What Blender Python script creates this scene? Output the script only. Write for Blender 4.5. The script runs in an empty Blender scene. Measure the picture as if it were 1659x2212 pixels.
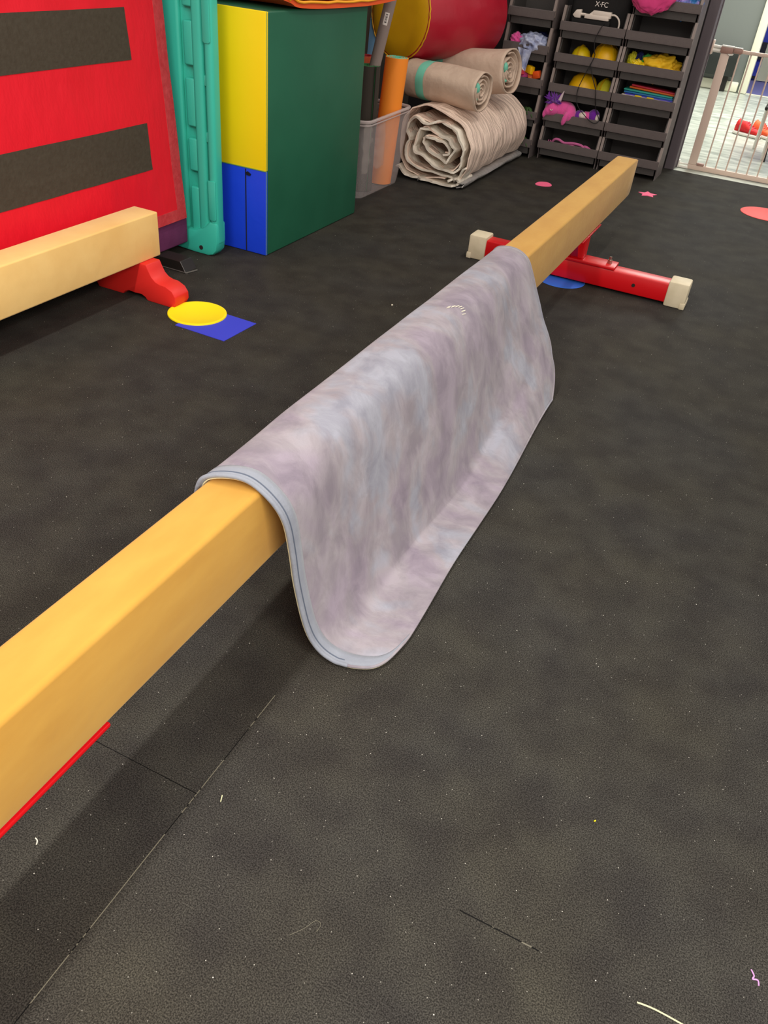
import bpy, bmesh, math, random
from mathutils import Vector, Matrix, noise as mnoise
random.seed(7)
PI = math.pi
scene = bpy.context.scene
COL = scene.collection

# ------------------------------------------------------------------ camera
cam_data = bpy.data.cameras.new('camera'); cam = bpy.data.objects.new('camera', cam_data); COL.objects.link(cam)
cam_data.sensor_fit = 'VERTICAL'; cam_data.sensor_height = 32.0; cam_data.lens = 32.0*1731/2212
F = Vector((-0.30309311, 0.74642832, -0.59243508)); R = Vector((0.89619237, 0.4346262, 0.08910271)); U = Vector((-0.3239966, 0.50392938, 0.80067558))
m = Matrix((R, U, -F)).transposed().to_4x4(); m.translation = Vector((0, 0, 1.28)); cam.matrix_world = m
cam_data.clip_start = 0.02; cam_data.clip_end = 60
scene.camera = cam
scene.view_settings.view_transform = 'Standard'; scene.view_settings.look = 'None'
scene.view_settings.gamma = 1.0; scene.view_settings.use_curve_mapping = False
scene.view_settings.exposure = 0.16

# ------------------------------------------------------------------ light
w = bpy.data.worlds.new('world'); scene.world = w; w.use_nodes = True
w.node_tree.nodes['Background'].inputs[0].default_value = (1.0, 0.93, 0.86, 1); w.node_tree.nodes['Background'].inputs[1].default_value = 0.72
def area(name, loc, sx, sy, power, col, rot=(0, 0, 0)):
    l = bpy.data.lights.new(name, 'AREA'); l.shape = 'RECTANGLE'; l.size = sx; l.size_y = sy; l.energy = power; l.color = col
    o = bpy.data.objects.new(name, l); o.location = loc; o.rotation_euler = rot; COL.objects.link(o); return o
area('gym_tube_light', (-1.2, -0.3, 2.75), 0.12, 3.2, 70, (1.0, 0.95, 0.88))
area('fill_strip_far', (-0.4, 4.2, 2.75), 0.12, 1.8, 19, (1.0, 0.90, 0.80))  # added unseen strip, placed to brighten the tarp roll and bins
area('fill_panel_right', (1.8, -1.1, 2.6), 1.1, 3.0, 180, (1.0, 0.94, 0.86), (math.radians(-14), math.radians(28), 0))  # added soft fill, lifts faces turned right and forward; no known fixture
area('hall_light', (-0.2, 9.3, 2.6), 1.6, 3.4, 150, (0.97, 1.0, 0.92))

# ------------------------------------------------------------------ materials
def S(r, g, b):
    f = lambda c: (c/255/12.92) if c/255 <= 0.04045 else ((c/255+0.055)/1.055)**2.4
    return (f(r), f(g), f(b), 1)
def mat(name, col, rough=0.6, bump=0.0, bscale=60, col2=None, cscale=5, cdetail=4, contrast=0.3, metal=0, sheen=0, alpha=1, trans=0, stretch=None, bstretch=None, spec=0.5, bdist=0.004, ior=1.45):
    M = bpy.data.materials.new(name); M.use_nodes = True; nt = M.node_tree; N = nt.nodes; L = nt.links
    P = N['Principled BSDF']; P.inputs['Base Color'].default_value = col; P.inputs['Roughness'].default_value = rough
    P.inputs['Metallic'].default_value = metal; P.inputs['Sheen Weight'].default_value = sheen; P.inputs['Alpha'].default_value = alpha
    P.inputs['Transmission Weight'].default_value = trans; P.inputs['Specular IOR Level'].default_value = spec; P.inputs['IOR'].default_value = ior
    tc = N.new('ShaderNodeTexCoord')
    def coords(st):
        if not st: return tc.outputs['Object']
        mp = N.new('ShaderNodeMapping'); mp.inputs['Scale'].default_value = st; L.new(tc.outputs['Object'], mp.inputs[0]); return mp.outputs[0]
    if col2:
        n = N.new('ShaderNodeTexNoise'); n.inputs['Scale'].default_value = cscale; n.inputs['Detail'].default_value = cdetail; L.new(coords(stretch), n.inputs['Vector'])
        r = N.new('ShaderNodeValToRGB'); r.color_ramp.elements[0].position = 0.5-contrast/2; r.color_ramp.elements[1].position = 0.5+contrast/2
        r.color_ramp.elements[0].color = col; r.color_ramp.elements[1].color = col2
        L.new(n.outputs['Fac'], r.inputs[0]); L.new(r.outputs[0], P.inputs['Base Color'])
    if bump:
        n = N.new('ShaderNodeTexNoise'); n.inputs['Scale'].default_value = bscale; n.inputs['Detail'].default_value = 5; L.new(coords(bstretch), n.inputs['Vector'])
        b = N.new('ShaderNodeBump'); b.inputs['Strength'].default_value = bump; b.inputs['Distance'].default_value = bdist
        L.new(n.outputs['Fac'], b.inputs['Height']); L.new(b.outputs[0], P.inputs['Normal'])
    return M

def floor_mat():
    M = bpy.data.materials.new('black_carpet_tile'); M.use_nodes = True; nt = M.node_tree; N = nt.nodes; L = nt.links
    P = N['Principled BSDF']; tc = N.new('ShaderNodeTexCoord'); O = tc.outputs['Object']
    def noise(s, d=3): n = N.new('ShaderNodeTexNoise'); n.inputs['Scale'].default_value = s; n.inputs['Detail'].default_value = d; L.new(O, n.inputs['Vector']); return n.outputs['Fac']
    def ramp(f, p0, c0, p1, c1):
        r = N.new('ShaderNodeValToRGB'); e = r.color_ramp.elements; e[0].position = p0; e[0].color = c0; e[1].position = p1; e[1].color = c1; L.new(f, r.inputs[0]); return r.outputs[0]
    def mix(f, a, b, t='MIX'):
        x = N.new('ShaderNodeMix'); x.data_type = 'RGBA'; x.blend_type = t
        if hasattr(f, 'links'): L.new(f, x.inputs[0])
        else: x.inputs[0].default_value = f
        for s, v in ((x.inputs[6], a), (x.inputs[7], b)):
            if hasattr(v, 'links'): L.new(v, s)
            else: s.default_value = v
        return x.outputs[2]
    def mth(op, a, b=None, c=None):
        x = N.new('ShaderNodeMath'); x.operation = op
        for i, v in enumerate((a, b, c)):
            if v is None: continue
            if hasattr(v, 'links'): L.new(v, x.inputs[i])
            else: x.inputs[i].default_value = v
        return x.outputs[0]
    base = ramp(noise(2.2, 4), 0.38, (0.0395, 0.0378, 0.0355, 1), 0.62, (0.0425, 0.0395, 0.0335, 1))
    patch = ramp(noise(9, 5), 0.35, (0.8, 0.78, 0.8, 1), 0.65, (1.1, 1.1, 1.08, 1))
    base = mix(1.0, base, patch, 'MULTIPLY')
    fib = ramp(noise(420, 2), 0.38, (0.5, 0.5, 0.5, 1), 0.68, (1.75, 1.75, 1.7, 1)); base = mix(1.0, base, fib, 'MULTIPLY')
    # lint specks
    for sc, rad, dens, c in ((30, 0.024, 0.66, (0.26, 0.25, 0.22, 1)), (13, 0.0105, 0.6, (0.5, 0.48, 0.43, 1)), (6, 0.0062, 0.66, (0.62, 0.6, 0.53, 1))):
        v = N.new('ShaderNodeTexVoronoi'); v.voronoi_dimensions = '2D'; v.inputs['Scale'].default_value = sc; L.new(O, v.inputs['Vector'])
        near = mth('LESS_THAN', v.outputs['Distance'], rad); sep = N.new('ShaderNodeSeparateColor'); L.new(v.outputs['Color'], sep.inputs[0])
        k = mth('MULTIPLY', near, mth('GREATER_THAN', sep.outputs[0], dens)); base = mix(k, base, c)
    # tile seams
    sx = N.new('ShaderNodeSeparateXYZ'); L.new(O, sx.inputs[0]); X, Y = sx.outputs[0], sx.outputs[1]
    def seam(coord, pos, other, a, b, wd, cream):
        l = mth('LESS_THAN', mth('ABSOLUTE', mth('SUBTRACT', coord, pos)), wd)
        l = mth('MULTIPLY', l, mth('GREATER_THAN', other, a)); l = mth('MULTIPLY', l, mth('LESS_THAN', other, b))
        return l
    fleck = noise(7, 1)
    s1 = seam(X, -0.57, Y, -1.0, 0.93, 0.0008, 1); c1 = mth('GREATER_THAN', mth('ADD', fleck, mth('MULTIPLY', noise(60, 2), 0.35)), 0.64)
    base = mix(s1, base, mix(c1, (0.006, 0.006, 0.006, 1), (0.17, 0.16, 0.12, 1)))
    s2 = seam(Y, 0.669, X, -0.80, -0.57, 0.0008, 0); s3 = seam(Y, 0.700, X, -0.075, 0.06, 0.0011, 0)
    base = mix(s2, base, (0.006, 0.006, 0.006, 1)); base = mix(s3, base, mix(mth('GREATER_THAN', noise(40, 1), 0.56), (0.008, 0.008, 0.008, 1), (0.15, 0.14, 0.11, 1)))
    L.new(base, P.inputs['Base Color']); P.inputs['Roughness'].default_value = 0.62; P.inputs['Specular IOR Level'].default_value = 0.03; P.inputs['Specular Tint'].default_value = (1.0, 0.96, 0.88, 1)
    b = N.new('ShaderNodeBump'); b.inputs['Strength'].default_value = 0.5; b.inputs['Distance'].default_value = 0.002; L.new(noise(380, 3), b.inputs['Height']); L.new(b.outputs[0], P.inputs['Normal'])
    return M

def blanket_mat():
    M = bpy.data.materials.new('lilac_grey_velour'); M.use_nodes = True; nt = M.node_tree; N = nt.nodes; L = nt.links
    P = N['Principled BSDF']; tc = N.new('ShaderNodeTexCoord')
    def noise(s, d, st, dist=0.0):
        mp = N.new('ShaderNodeMapping'); mp.inputs['Scale'].default_value = st; mp.inputs['Rotation'].default_value = (0.35, 0, 0); L.new(tc.outputs['Object'], mp.inputs[0])
        n = N.new('ShaderNodeTexNoise'); n.inputs['Scale'].default_value = s; n.inputs['Detail'].default_value = d; n.inputs['Distortion'].default_value = dist; n.inputs['Roughness'].default_value = 0.62; L.new(mp.outputs[0], n.inputs['Vector']); return n.outputs['Fac']
    def ramp(f, stops):
        r = N.new('ShaderNodeValToRGB'); e = r.color_ramp.elements
        while len(e) < len(stops): e.new(0.5)
        for q, (p, c) in zip(e, stops): q.position = p; q.color = c
        L.new(f, r.inputs[0]); return r.outputs[0]
    a = ramp(noise(4.2, 3, (1, 1.2, 1), 0.4), [(0.40, S(142, 132, 144)), (0.52, S(150, 143, 149)), (0.62, S(148, 149, 160))])
    s = ramp(noise(11, 14, (1, 1.25, 0.85), 0.55), [(0.38, (0.76, 0.75, 0.78, 1)), (0.47, (0.91, 0.90, 0.92, 1)), (0.53, (0.99, 0.99, 0.99, 1)), (0.62, (1.14, 1.14, 1.15, 1))])
    rg = N.new('ShaderNodeTexNoise'); rg.noise_type = 'RIDGED_MULTIFRACTAL'; rg.inputs['Scale'].default_value = 5.5; rg.inputs['Detail'].default_value = 3; rg.inputs['Distortion'].default_value = 0.8; L.new(tc.outputs['Object'], rg.inputs['Vector'])
    rr_ = ramp(rg.outputs['Fac'], [(0.55, (0.97, 0.965, 0.97, 1)), (0.95, (1.08, 1.08, 1.09, 1))])
    x0_ = N.new('ShaderNodeMix'); x0_.data_type = 'RGBA'; x0_.blend_type = 'MULTIPLY'; x0_.inputs[0].default_value = 0.8; L.new(s, x0_.inputs[6]); L.new(rr_, x0_.inputs[7]); s = x0_.outputs[2]
    x = N.new('ShaderNodeMix'); x.data_type = 'RGBA'; x.blend_type = 'MULTIPLY'; x.inputs[0].default_value = 0.85; L.new(a, x.inputs[6]); L.new(s, x.inputs[7])
    L.new(x.outputs[2], P.inputs['Base Color']); P.inputs['Roughness'].default_value = 0.85; P.inputs['Sheen Weight'].default_value = 0.25; P.inputs['Sheen Roughness'].default_value = 0.4; P.inputs['Specular IOR Level'].default_value = 0.2
    b = N.new('ShaderNodeBump'); b.inputs['Strength'].default_value = 0.5; b.inputs['Distance'].default_value = 0.006; L.new(noise(12, 10, (1, 1.6, 0.7), 0.8), b.inputs['Height']); L.new(b.outputs[0], P.inputs['Normal'])
    return M

def hallfloor_mat():
    return mat('grey_marbled_vinyl', S(150, 156, 146), 0.35, col2=S(206, 210, 198), cscale=5, cdetail=7, contrast=0.3, stretch=(1, 2.6, 1))

M = {}
M['floor'] = floor_mat(); M['blanket'] = blanket_mat(); M['hallfloor'] = hallfloor_mat()
M['suede_gold'] = mat('golden_suede', S(188, 140, 58), 0.8, 0.25, 30, S(196, 150, 66), 6, 5, 0.35, sheen=0.15, stretch=(3, 1, 3), spec=0.2)
M['suede_tan'] = mat('tan_suede', S(234, 188, 112), 0.85, 0.3, 25, S(243, 202, 128), 7, 5, 0.4, sheen=0.15, spec=0.2)
M['suede_purple'] = mat('purple_suede', S(100, 44, 84), 0.85, 0.3, 60, S(112, 52, 94), 20, 4, 0.4, spec=0.2)
M['cream'] = mat('cream_lining', S(225, 215, 180), 0.8, spec=0.2)
M['binding'] = mat('blue_grey_binding', S(132, 136, 148), 0.9, 0.3, 120, S(142, 147, 158), 30, 4, 0.5, sheen=0.2, spec=0.2)
M['red_metal'] = mat('red_powder_coat', S(205, 12, 22), 0.35, 0.15, 25, spec=0.5)
M['red_wood'] = mat('red_painted_wood', S(216, 40, 34), 0.45, 0.1, 20)
M['cap'] = mat('cream_rubber_cap', S(222, 210, 182), 0.6, 0.2, 25, S(208, 196, 166), 18, 3, 0.4)
M['steel'] = mat('zinc_steel', S(190, 185, 175), 0.3, metal=1)
M['blackmetal'] = mat('black_metal', S(36, 33, 30), 0.45)
M['greymetal'] = mat('worn_edge', S(95, 92, 88), 0.45)
M['red_vinyl'] = mat('red_vinyl', S(226, 22, 42), 0.5, 0.5, 5, S(218, 20, 38), 4, 3, 0.5, bstretch=(1, 1.6, 0.8), bdist=0.02, spec=0.35)
M['red_border'] = mat('worn_red_border', S(188, 40, 50), 0.5, 0.5, 90, S(206, 66, 72), 45, 6, 0.5)
M['velcro'] = mat('black_velcro', S(66, 58, 48), 0.9, 0.4, 90, S(74, 67, 57), 60, 4, 0.5, spec=0.2)
M['teal'] = mat('teal_plastic', S(58, 190, 168), 0.42, 0.12, 250, bdist=0.001)
M['tealdark'] = mat('dark_rivet', S(48, 36, 36), 0.5)
M['vgreen'] = mat('green_vinyl', S(30, 92, 68), 0.42, 0.3, 5, S(34, 98, 73), 4, 2, 0.4, bdist=0.012)
M['vyellow'] = mat('yellow_vinyl', S(255, 220, 14), 0.45, 0.3, 6, bdist=0.01)
M['vblue'] = mat('blue_vinyl', S(26, 68, 225), 0.42, 0.35, 9, bdist=0.01)
M['zip'] = mat('black_zip', S(18, 18, 30), 0.6)
M['orange'] = mat('orange_vinyl', S(240, 92, 34), 0.5, 0.3, 8, bdist=0.01)
M['oyellow'] = mat('amber_binding', S(250, 172, 34), 0.55)
M['clear'] = mat('clear_plastic', S(235, 225, 225), 0.25, alpha=0.14, bump=0.3, bscale=15)
M['wrap'] = mat('crumpled_clear_film', S(235, 222, 212), 0.3, alpha=0.22, bump=0.6, bscale=12, bdist=0.02)
M['black_foam'] = mat('black_foam', S(56, 49, 42), 0.85)
M['green_foam'] = mat('green_foam', S(54, 120, 72), 0.85)
M['orange_foam'] = mat('orange_foam', S(252, 144, 40), 0.7, 0.1, 60)
M['redorange_foam'] = mat('rust_foam', S(206, 92, 52), 0.75)
M['teal_foam'] = mat('aqua_foam', S(104, 202, 172), 0.75)
M['grey_foam'] = mat('grey_tube_foam', S(146, 130, 124), 0.75, 0.15, 80)
M['white_label'] = mat('white_label', S(235, 225, 218), 0.6)
M['ink'] = mat('printed_ink', S(60, 55, 60), 0.6)
M['cyl_red'] = mat('crimson_vinyl', S(168, 24, 44), 0.33, 0.35, 9, S(176, 28, 48), 5, 3, 0.4, bdist=0.012)
M['cyl_yellow'] = mat('mustard_vinyl', S(222, 168, 10), 0.5, 0.3, 10, S(214, 158, 8), 6, 3, 0.4, bdist=0.01)
M['tarp'] = mat('pearl_grey_tarp', S(250, 226, 208), 0.26, 0.6, 5, S(232, 208, 192), 7, 4, 0.5, bstretch=(1.6, 4.2, 1.0), bdist=0.06)
M['tarp_end'] = mat('pale_tarp_end', S(246, 238, 222), 0.32, 0.8, 16, S(218, 208, 194), 9, 5, 0.5, bdist=0.015)
M['tarp_silver'] = mat('silver_tarp_underside', S(165, 162, 160), 0.25, 0.6, 25, metal=0.2, bdist=0.01)
M['taupe'] = mat('taupe_canvas', S(204, 180, 160), 0.6, 0.6, 8, S(194, 171, 152), 9, 4, 0.4, bdist=0.025)
M['mint'] = mat('mint_tape', S(116, 198, 172), 0.6)
M['bin'] = mat('charcoal_bin_plastic', S(92, 83, 82), 0.5, 0.2, 120, S(99, 90, 88), 25, 4, 0.5)
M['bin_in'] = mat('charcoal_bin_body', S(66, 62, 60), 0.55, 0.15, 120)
M['bin_rim'] = mat('bin_rim_plastic', S(138, 124, 118), 0.4)
M['toy_yellow'] = mat('yellow_toy_plastic', S(236, 204, 12), 0.4)
M['toy_gold'] = mat('deep_yellow_toy_plastic', S(240, 184, 10), 0.4)
M['pink'] = mat('hot_pink_cloth', S(222, 62, 130), 0.8, 0.4, 30, sheen=0.2)
M['plush_pink'] = mat('pink_plush', S(226, 84, 158), 0.95, 0.6, 120, sheen=0.4)
M['plush_purple'] = mat('purple_plush', S(106, 26, 150), 0.95, 0.6, 120, sheen=0.4)
M['white'] = mat('white_plastic', S(225, 212, 200), 0.45)
M['silver_horn'] = mat('pale_horn_cloth', S(205, 185, 190), 0.6)
M['rope'] = mat('mauve_band', S(196, 98, 150), 0.7)
M['blue_bag'] = mat('pale_blue_film', S(200, 206, 228), 0.22, 0.8, 18, S(150, 162, 205), 20, 4, 0.4, alpha=0.85, bdist=0.02)
M['navy'] = mat('navy_cloth', S(22, 32, 92), 0.8)
M['maroon'] = mat('dark_red_cloth', S(150, 24, 36), 0.7)
M['green'] = mat('green_cloth', S(66, 160, 66), 0.8)
M['leaf'] = mat('dark_leaf', S(50, 78, 34), 0.6)
M['scarf'] = mat('golden_cloth', S(240, 192, 30), 0.75, 0.5, 25, S(226, 176, 24), 12, 4, 0.5)
M['lime'] = mat('lime_cloth', S(206, 200, 40), 0.75)
M['coral'] = mat('coral_plastic', S(228, 62, 84), 0.5)
M['tangerine'] = mat('tangerine_plastic', S(246, 116, 40), 0.5)
M['aqua'] = mat('aqua_plastic', S(52, 170, 150), 0.5)
M['ocean'] = mat('ocean_blue_plastic', S(34, 110, 168), 0.5)
M['indigo'] = mat('indigo_plastic', S(68, 62, 172), 0.5)
M['cyan_cloth'] = mat('iridescent_cloth', S(176, 128, 206), 0.4, 0.3, 30, S(52, 122, 190), 14, 3, 0.2)
M['bagblack'] = mat('black_nylon', S(20, 18, 18), 0.8, 0.3, 40)
M['cordblack'] = mat('black_cord', S(22, 20, 20), 0.6)
M['spot_yellow'] = mat('yellow_rubber', S(250, 226, 14), 0.55)
M['spot_blue'] = mat('royal_blue_vinyl', S(54, 62, 200), 0.55)
M['spot_azure'] = mat('azure_rubber', S(46, 108, 216), 0.55)
M['spot_pink'] = mat('pink_rubber', S(255, 110, 150), 0.6)
M['spot_red'] = mat('red_rubber', S(236, 72, 66), 0.6)
M['gate'] = mat('beige_white_enamel', S(226, 202, 186), 0.4)
M['gate_dark'] = mat('taupe_latch_plastic', S(166, 130, 118), 0.45)
M['gate_white'] = mat('white_latch_plastic', S(235, 232, 222), 0.4)
M['wall_dark'] = mat('dark_grey_wall_paint', S(44, 41, 42), 0.8)
M['wall_left'] = mat('grey_wall_paint', S(90, 84, 78), 0.8)
M['post'] = mat('charcoal_trim_paint', S(96, 87, 92), 0.6, 0.1, 30)
M['hallwall'] = mat('slate_hall_paint', S(116, 120, 116), 0.7)
M['hallwhite'] = mat('ivory_gloss_trim', S(236, 234, 212), 0.5)
M['bluewall'] = mat('cobalt_wall_paint', S(30, 42, 150), 0.6, col2=S(40, 56, 166), cscale=6)
M['shoe_red'] = mat('red_mesh_shoe', S(226, 44, 36), 0.7, 0.3, 80, S(200, 26, 40), 14, 3, 0.2)
M['shoe_orange'] = mat('orange_mesh_shoe', S(240, 104, 56), 0.7, 0.3, 80)
M['coat'] = mat('pale_grey_cloth', S(190, 194, 186), 0.85, 0.4, 20)
M['lint_white'] = mat('white_lint', S(225, 220, 200), 0.9)
M['lint_pink'] = mat('lilac_lint', S(206, 150, 206), 0.9)
M['lint_cream'] = mat('cream_straw', S(205, 205, 165), 0.8)
M['skyfoam'] = mat('sky_blue_foam', S(120, 166, 204), 0.8)

# ------------------------------------------------------------------ helpers
class MB:
    def __init__(s): s.bm = bmesh.new()
    def _post(s, vs, mx):
        if mx is not None: bmesh.ops.transform(s.bm, matrix=mx, verts=vs)
    def box(s, x0, x1, y0, y1, z0, z1, bev=0.0, seg=2, mx=None):
        n = bmesh.new(); r = bmesh.ops.create_cube(n, size=1.0)
        for v in r['verts']: v.co = Vector((x0+(x1-x0)*(v.co.x+.5), y0+(y1-y0)*(v.co.y+.5), z0+(z1-z0)*(v.co.z+.5)))
        if bev: bmesh.ops.bevel(n, geom=n.edges[:], offset=bev, segments=seg, profile=0.5, affect='EDGES')
        s.merge(n, mx); return s
    def merge(s, n, mx=None):
        if mx is not None: bmesh.ops.transform(n, matrix=mx, verts=n.verts[:])
        me = bpy.data.meshes.new('tmp'); n.to_mesh(me); n.free(); s.bm.from_mesh(me); bpy.data.meshes.remove(me); return s
    def prism(s, pts, a0, a1, axis='y', bev=0.0, mx=None):
        """pts 2D polygon, extruded along axis between a0 and a1"""
        n = bmesh.new()
        def P(p, a): return {'y': (p[0], a, p[1]), 'x': (a, p[0], p[1]), 'z': (p[0], p[1], a)}[axis]
        A = [n.verts.new(P(p, a0)) for p in pts]; B = [n.verts.new(P(p, a1)) for p in pts]
        n.faces.new(A); n.faces.new(B[::-1])
        for i in range(len(pts)): n.faces.new((A[i], B[i], B[(i+1) % len(pts)], A[(i+1) % len(pts)]))
        bmesh.ops.recalc_face_normals(n, faces=n.faces[:])
        if bev:
            es = [e for e in n.edges if len(e.link_faces) == 2 and e.calc_face_angle(0) > 0.6]
            bmesh.ops.bevel(n, geom=es, offset=bev, segments=2, profile=0.5, affect='EDGES')
        s.merge(n, mx); return s
    def tube(s, pts, r, seg=10, cap=True, closed=False):
        n = bmesh.new(); pts = [Vector(p) for p in pts]; rings = []; up = None
        rr = r if hasattr(r, '__len__') else [r]*len(pts)
        for i, p in enumerate(pts):
            if closed: d = pts[(i+1) % len(pts)]-pts[i-1]
            else: d = pts[min(i+1, len(pts)-1)]-pts[max(i-1, 0)]
            d.normalize()
            if up is None: up = d.orthogonal().normalized()
            up = (up-d*up.dot(d)).normalized(); sd = d.cross(up)
            rings.append([n.verts.new(p+(up*math.cos(2*PI*k/seg)+sd*math.sin(2*PI*k/seg))*rr[i]) for k in range(seg)])
        for i in range(len(rings)-(0 if closed else 1)):
            a, b = rings[i], rings[(i+1) % len(rings)]
            for k in range(seg): n.faces.new((a[k], a[(k+1) % seg], b[(k+1) % seg], b[k]))
        if cap and not closed: n.faces.new(rings[0][::-1]); n.faces.new(rings[-1])
        bmesh.ops.recalc_face_normals(n, faces=n.faces[:]); s.merge(n); return s
    def lathe(s, prof, seg=32, mx=None):
        """prof list of (r, z) around z"""
        n = bmesh.new(); rings = []
        for r, z in prof: rings.append([n.verts.new((r*math.cos(2*PI*k/seg), r*math.sin(2*PI*k/seg), z)) for k in range(seg)])
        for a, b in zip(rings, rings[1:]):
            for k in range(seg): n.faces.new((a[k], a[(k+1) % seg], b[(k+1) % seg], b[k]))
        n.faces.new(rings[0][::-1]); n.faces.new(rings[-1])
        bmesh.ops.remove_doubles(n, verts=n.verts[:], dist=1e-5); bmesh.ops.recalc_face_normals(n, faces=n.faces[:]); s.merge(n, mx); return s
    def ball(s, c, r, sub=3, mx=None):
        n = bmesh.new(); q = bmesh.ops.create_icosphere(n, subdivisions=sub, radius=1.0)
        rr = r if hasattr(r, '__len__') else (r, r, r)
        mm = Matrix.Translation(Vector(c)) @ (mx if mx is not None else Matrix()) @ Matrix.Diagonal((rr[0], rr[1], rr[2], 1))
        s.merge(n, mm); return s
    def grid(s, f, nu, nv, closed_u=False):
        n = bmesh.new(); V = [[n.verts.new(f(i/(nu-(0 if closed_u else 1)), j/(nv-1))) for i in range(nu)] for j in range(nv)]
        for j in range(nv-1):
            for i in range(nu if closed_u else nu-1): n.faces.new((V[j][i], V[j][(i+1) % nu], V[j+1][(i+1) % nu], V[j+1][i]))
        s.merge(n); return s
    def strip(s, pts2, a0, a1, th, axis='y', wob=0.0, na=12, jit=None):
        """thick sheet following a 2D polyline, extruded along axis"""
        P = smooth2(pts2); n = len(P); nor = []
        for i in range(n):
            dx = P[min(i+1, n-1)][0]-P[max(i-1, 0)][0]; dz = P[min(i+1, n-1)][1]-P[max(i-1, 0)][1]; l = math.hypot(dx, dz) or 1; nor.append((-dz/l, dx/l))
        loop = [(p[0]+q[0]*th/2, p[1]+q[1]*th/2) for p, q in zip(P, nor)] + [(p[0]-q[0]*th/2, p[1]-q[1]*th/2) for p, q in zip(P[::-1], nor[::-1])]
        b = bmesh.new(); rings = []
        for j in range(na):
            a = a0+(a1-a0)*j/(na-1); ring = []
            for k, p in enumerate(loop):
                t = k if k < n else 2*n-1-k
                dx = wob*mnoise.noise(Vector((t*0.35, a*7, 1.3))); dz = wob*mnoise.noise(Vector((t*0.35, a*7, 9.3)))
                aa = a + (jit(t/n, j) if jit and j in (0, na-1) else 0)
                q = (p[0]+dx, p[1]+dz); ring.append(b.verts.new({'y': (q[0], aa, q[1]), 'x': (aa, q[0], q[1]), 'z': (q[0], q[1], aa)}[axis]))
            rings.append(ring)
        L_ = len(loop)
        for r0, r1 in zip(rings, rings[1:]):
            for k in range(L_): b.faces.new((r0[k], r0[(k+1) % L_], r1[(k+1) % L_], r1[k]))
        for r0 in (rings[0], rings[-1]):
            for k in range(n-1): b.faces.new((r0[k], r0[k+1], r0[L_-2-k], r0[L_-1-k]))
        bmesh.ops.recalc_face_normals(b, faces=b.faces[:]); s.merge(b); return s
    def build(s, name, m, parent=None, smooth=True, angle=40):
        me = bpy.data.meshes.new(name); bmesh.ops.recalc_face_normals(s.bm, faces=s.bm.faces[:]) if False else None
        s.bm.to_mesh(me); s.bm.free(); me.materials.append(m)
        if smooth:
            for p in me.polygons: p.use_smooth = True
            me.set_sharp_from_angle(angle=math.radians(angle))
        o = bpy.data.objects.new(name, me); COL.objects.link(o)
        if parent is not None:
            o.parent = parent; o.matrix_parent_inverse = Matrix.Translation(-Vector(parent.location)) if parent.rotation_euler[2] == 0 else Matrix()
        return o
def smooth2(P, k=4):
    """catmull-rom subdivision of a 2D/3D polyline"""
    out = []; n = len(P)
    for i in range(n-1):
        p0, p1, p2, p3 = P[max(i-1, 0)], P[i], P[i+1], P[min(i+2, n-1)]
        for j in range(k):
            t = j/k; out.append(tuple(0.5*((2*b)+(-a+c)*t+(2*a-5*b+4*c-d)*t*t+(-a+3*b-3*c+d)*t**3) for a, b, c, d in zip(p0, p1, p2, p3)))
    out.append(tuple(P[-1])); return out
def tag(o, label=None, cat=None, group=None, kind=None):
    if label: o['label'] = label
    if cat: o['category'] = cat
    if group: o['group'] = group
    if kind: o['kind'] = kind
    return o
def thing(name, label, cat, loc=(0, 0, 0), group=None):
    o = bpy.data.objects.new(name, None); COL.objects.link(o); o.location = loc; o.empty_display_size = 0.05
    return tag(o, label, cat, group)
def lab(o, t): o['label'] = t; return o
def struct(o): o['kind'] = 'structure'; return o
def copy_tree(o, parent=None):
    c = o.copy(); COL.objects.link(c)
    if parent: c.parent = parent
    for ch in o.children: copy_tree(ch, c)
    return c
def Rz(a): return Matrix.Rotation(a, 4, 'Z')
def T(x, y, z): return Matrix.Translation((x, y, z))

# ------------------------------------------------------------------ setting
struct(MB().box(-3.2, 3.2, -2.0, 6.56, -0.04, 0.0).build('floor', M['floor'], smooth=False))
struct(MB().box(-3.2, 3.2, 6.56, 11.5, -0.045, -0.003).build('floor', M['hallfloor'], smooth=False))
struct(MB().box(-3.2, 3.2, 11.53, 14.2, -0.045, -0.003).build('floor', mat('violet_grey_vinyl', S(112, 112, 160), 0.4), smooth=False))
struct(MB().box(-3.2, 3.2, 11.49, 11.54, -0.04, 0.002).build('trim_1', M['hallwhite'], smooth=False))
struct(MB().box(-2.95, -2.85, -2.0, 6.56, 0, 2.9).build('wall_left', M['wall_left'], smooth=False))
struct(MB().box(-2.95, -0.76, 6.56, 6.68, 0, 2.9).build('wall_back', M['wall_dark'], smooth=False))
struct(MB().box(0.44, 3.2, 6.56, 6.68, 0, 2.9).box(-0.76, 0.44, 6.56, 6.68, 2.1, 2.9).build('wall_back', M['wall_dark'], smooth=False))
p = MB().box(-0.760, -0.692, 6.545, 6.70, 0, 2.9, 0.004).box(-0.694, -0.686, 6.67, 6.70, 0, 2.9, 0.002).build('trim_2', M['post'], smooth=False); struct(p)
struct(MB().box(-2.4, -0.72, 11.48, 11.58, 0, 2.9).build('wall_hall', M['hallwall'], smooth=False))
struct(MB().box(-2.4, -0.755, 11.45, 11.48, 0, 0.105, 0.012).build('baseboard_hall', M['hallwhite']))
struct(MB().box(-0.735, -0.645, 11.43, 11.58, 0, 2.9, 0.01).build('trim_3', M['hallwhite']))
struct(MB().box(-2.4, 3.2, 13.0, 13.1, 0, 2.9).build('wall_blue', M['bluewall'], smooth=False))
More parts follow.
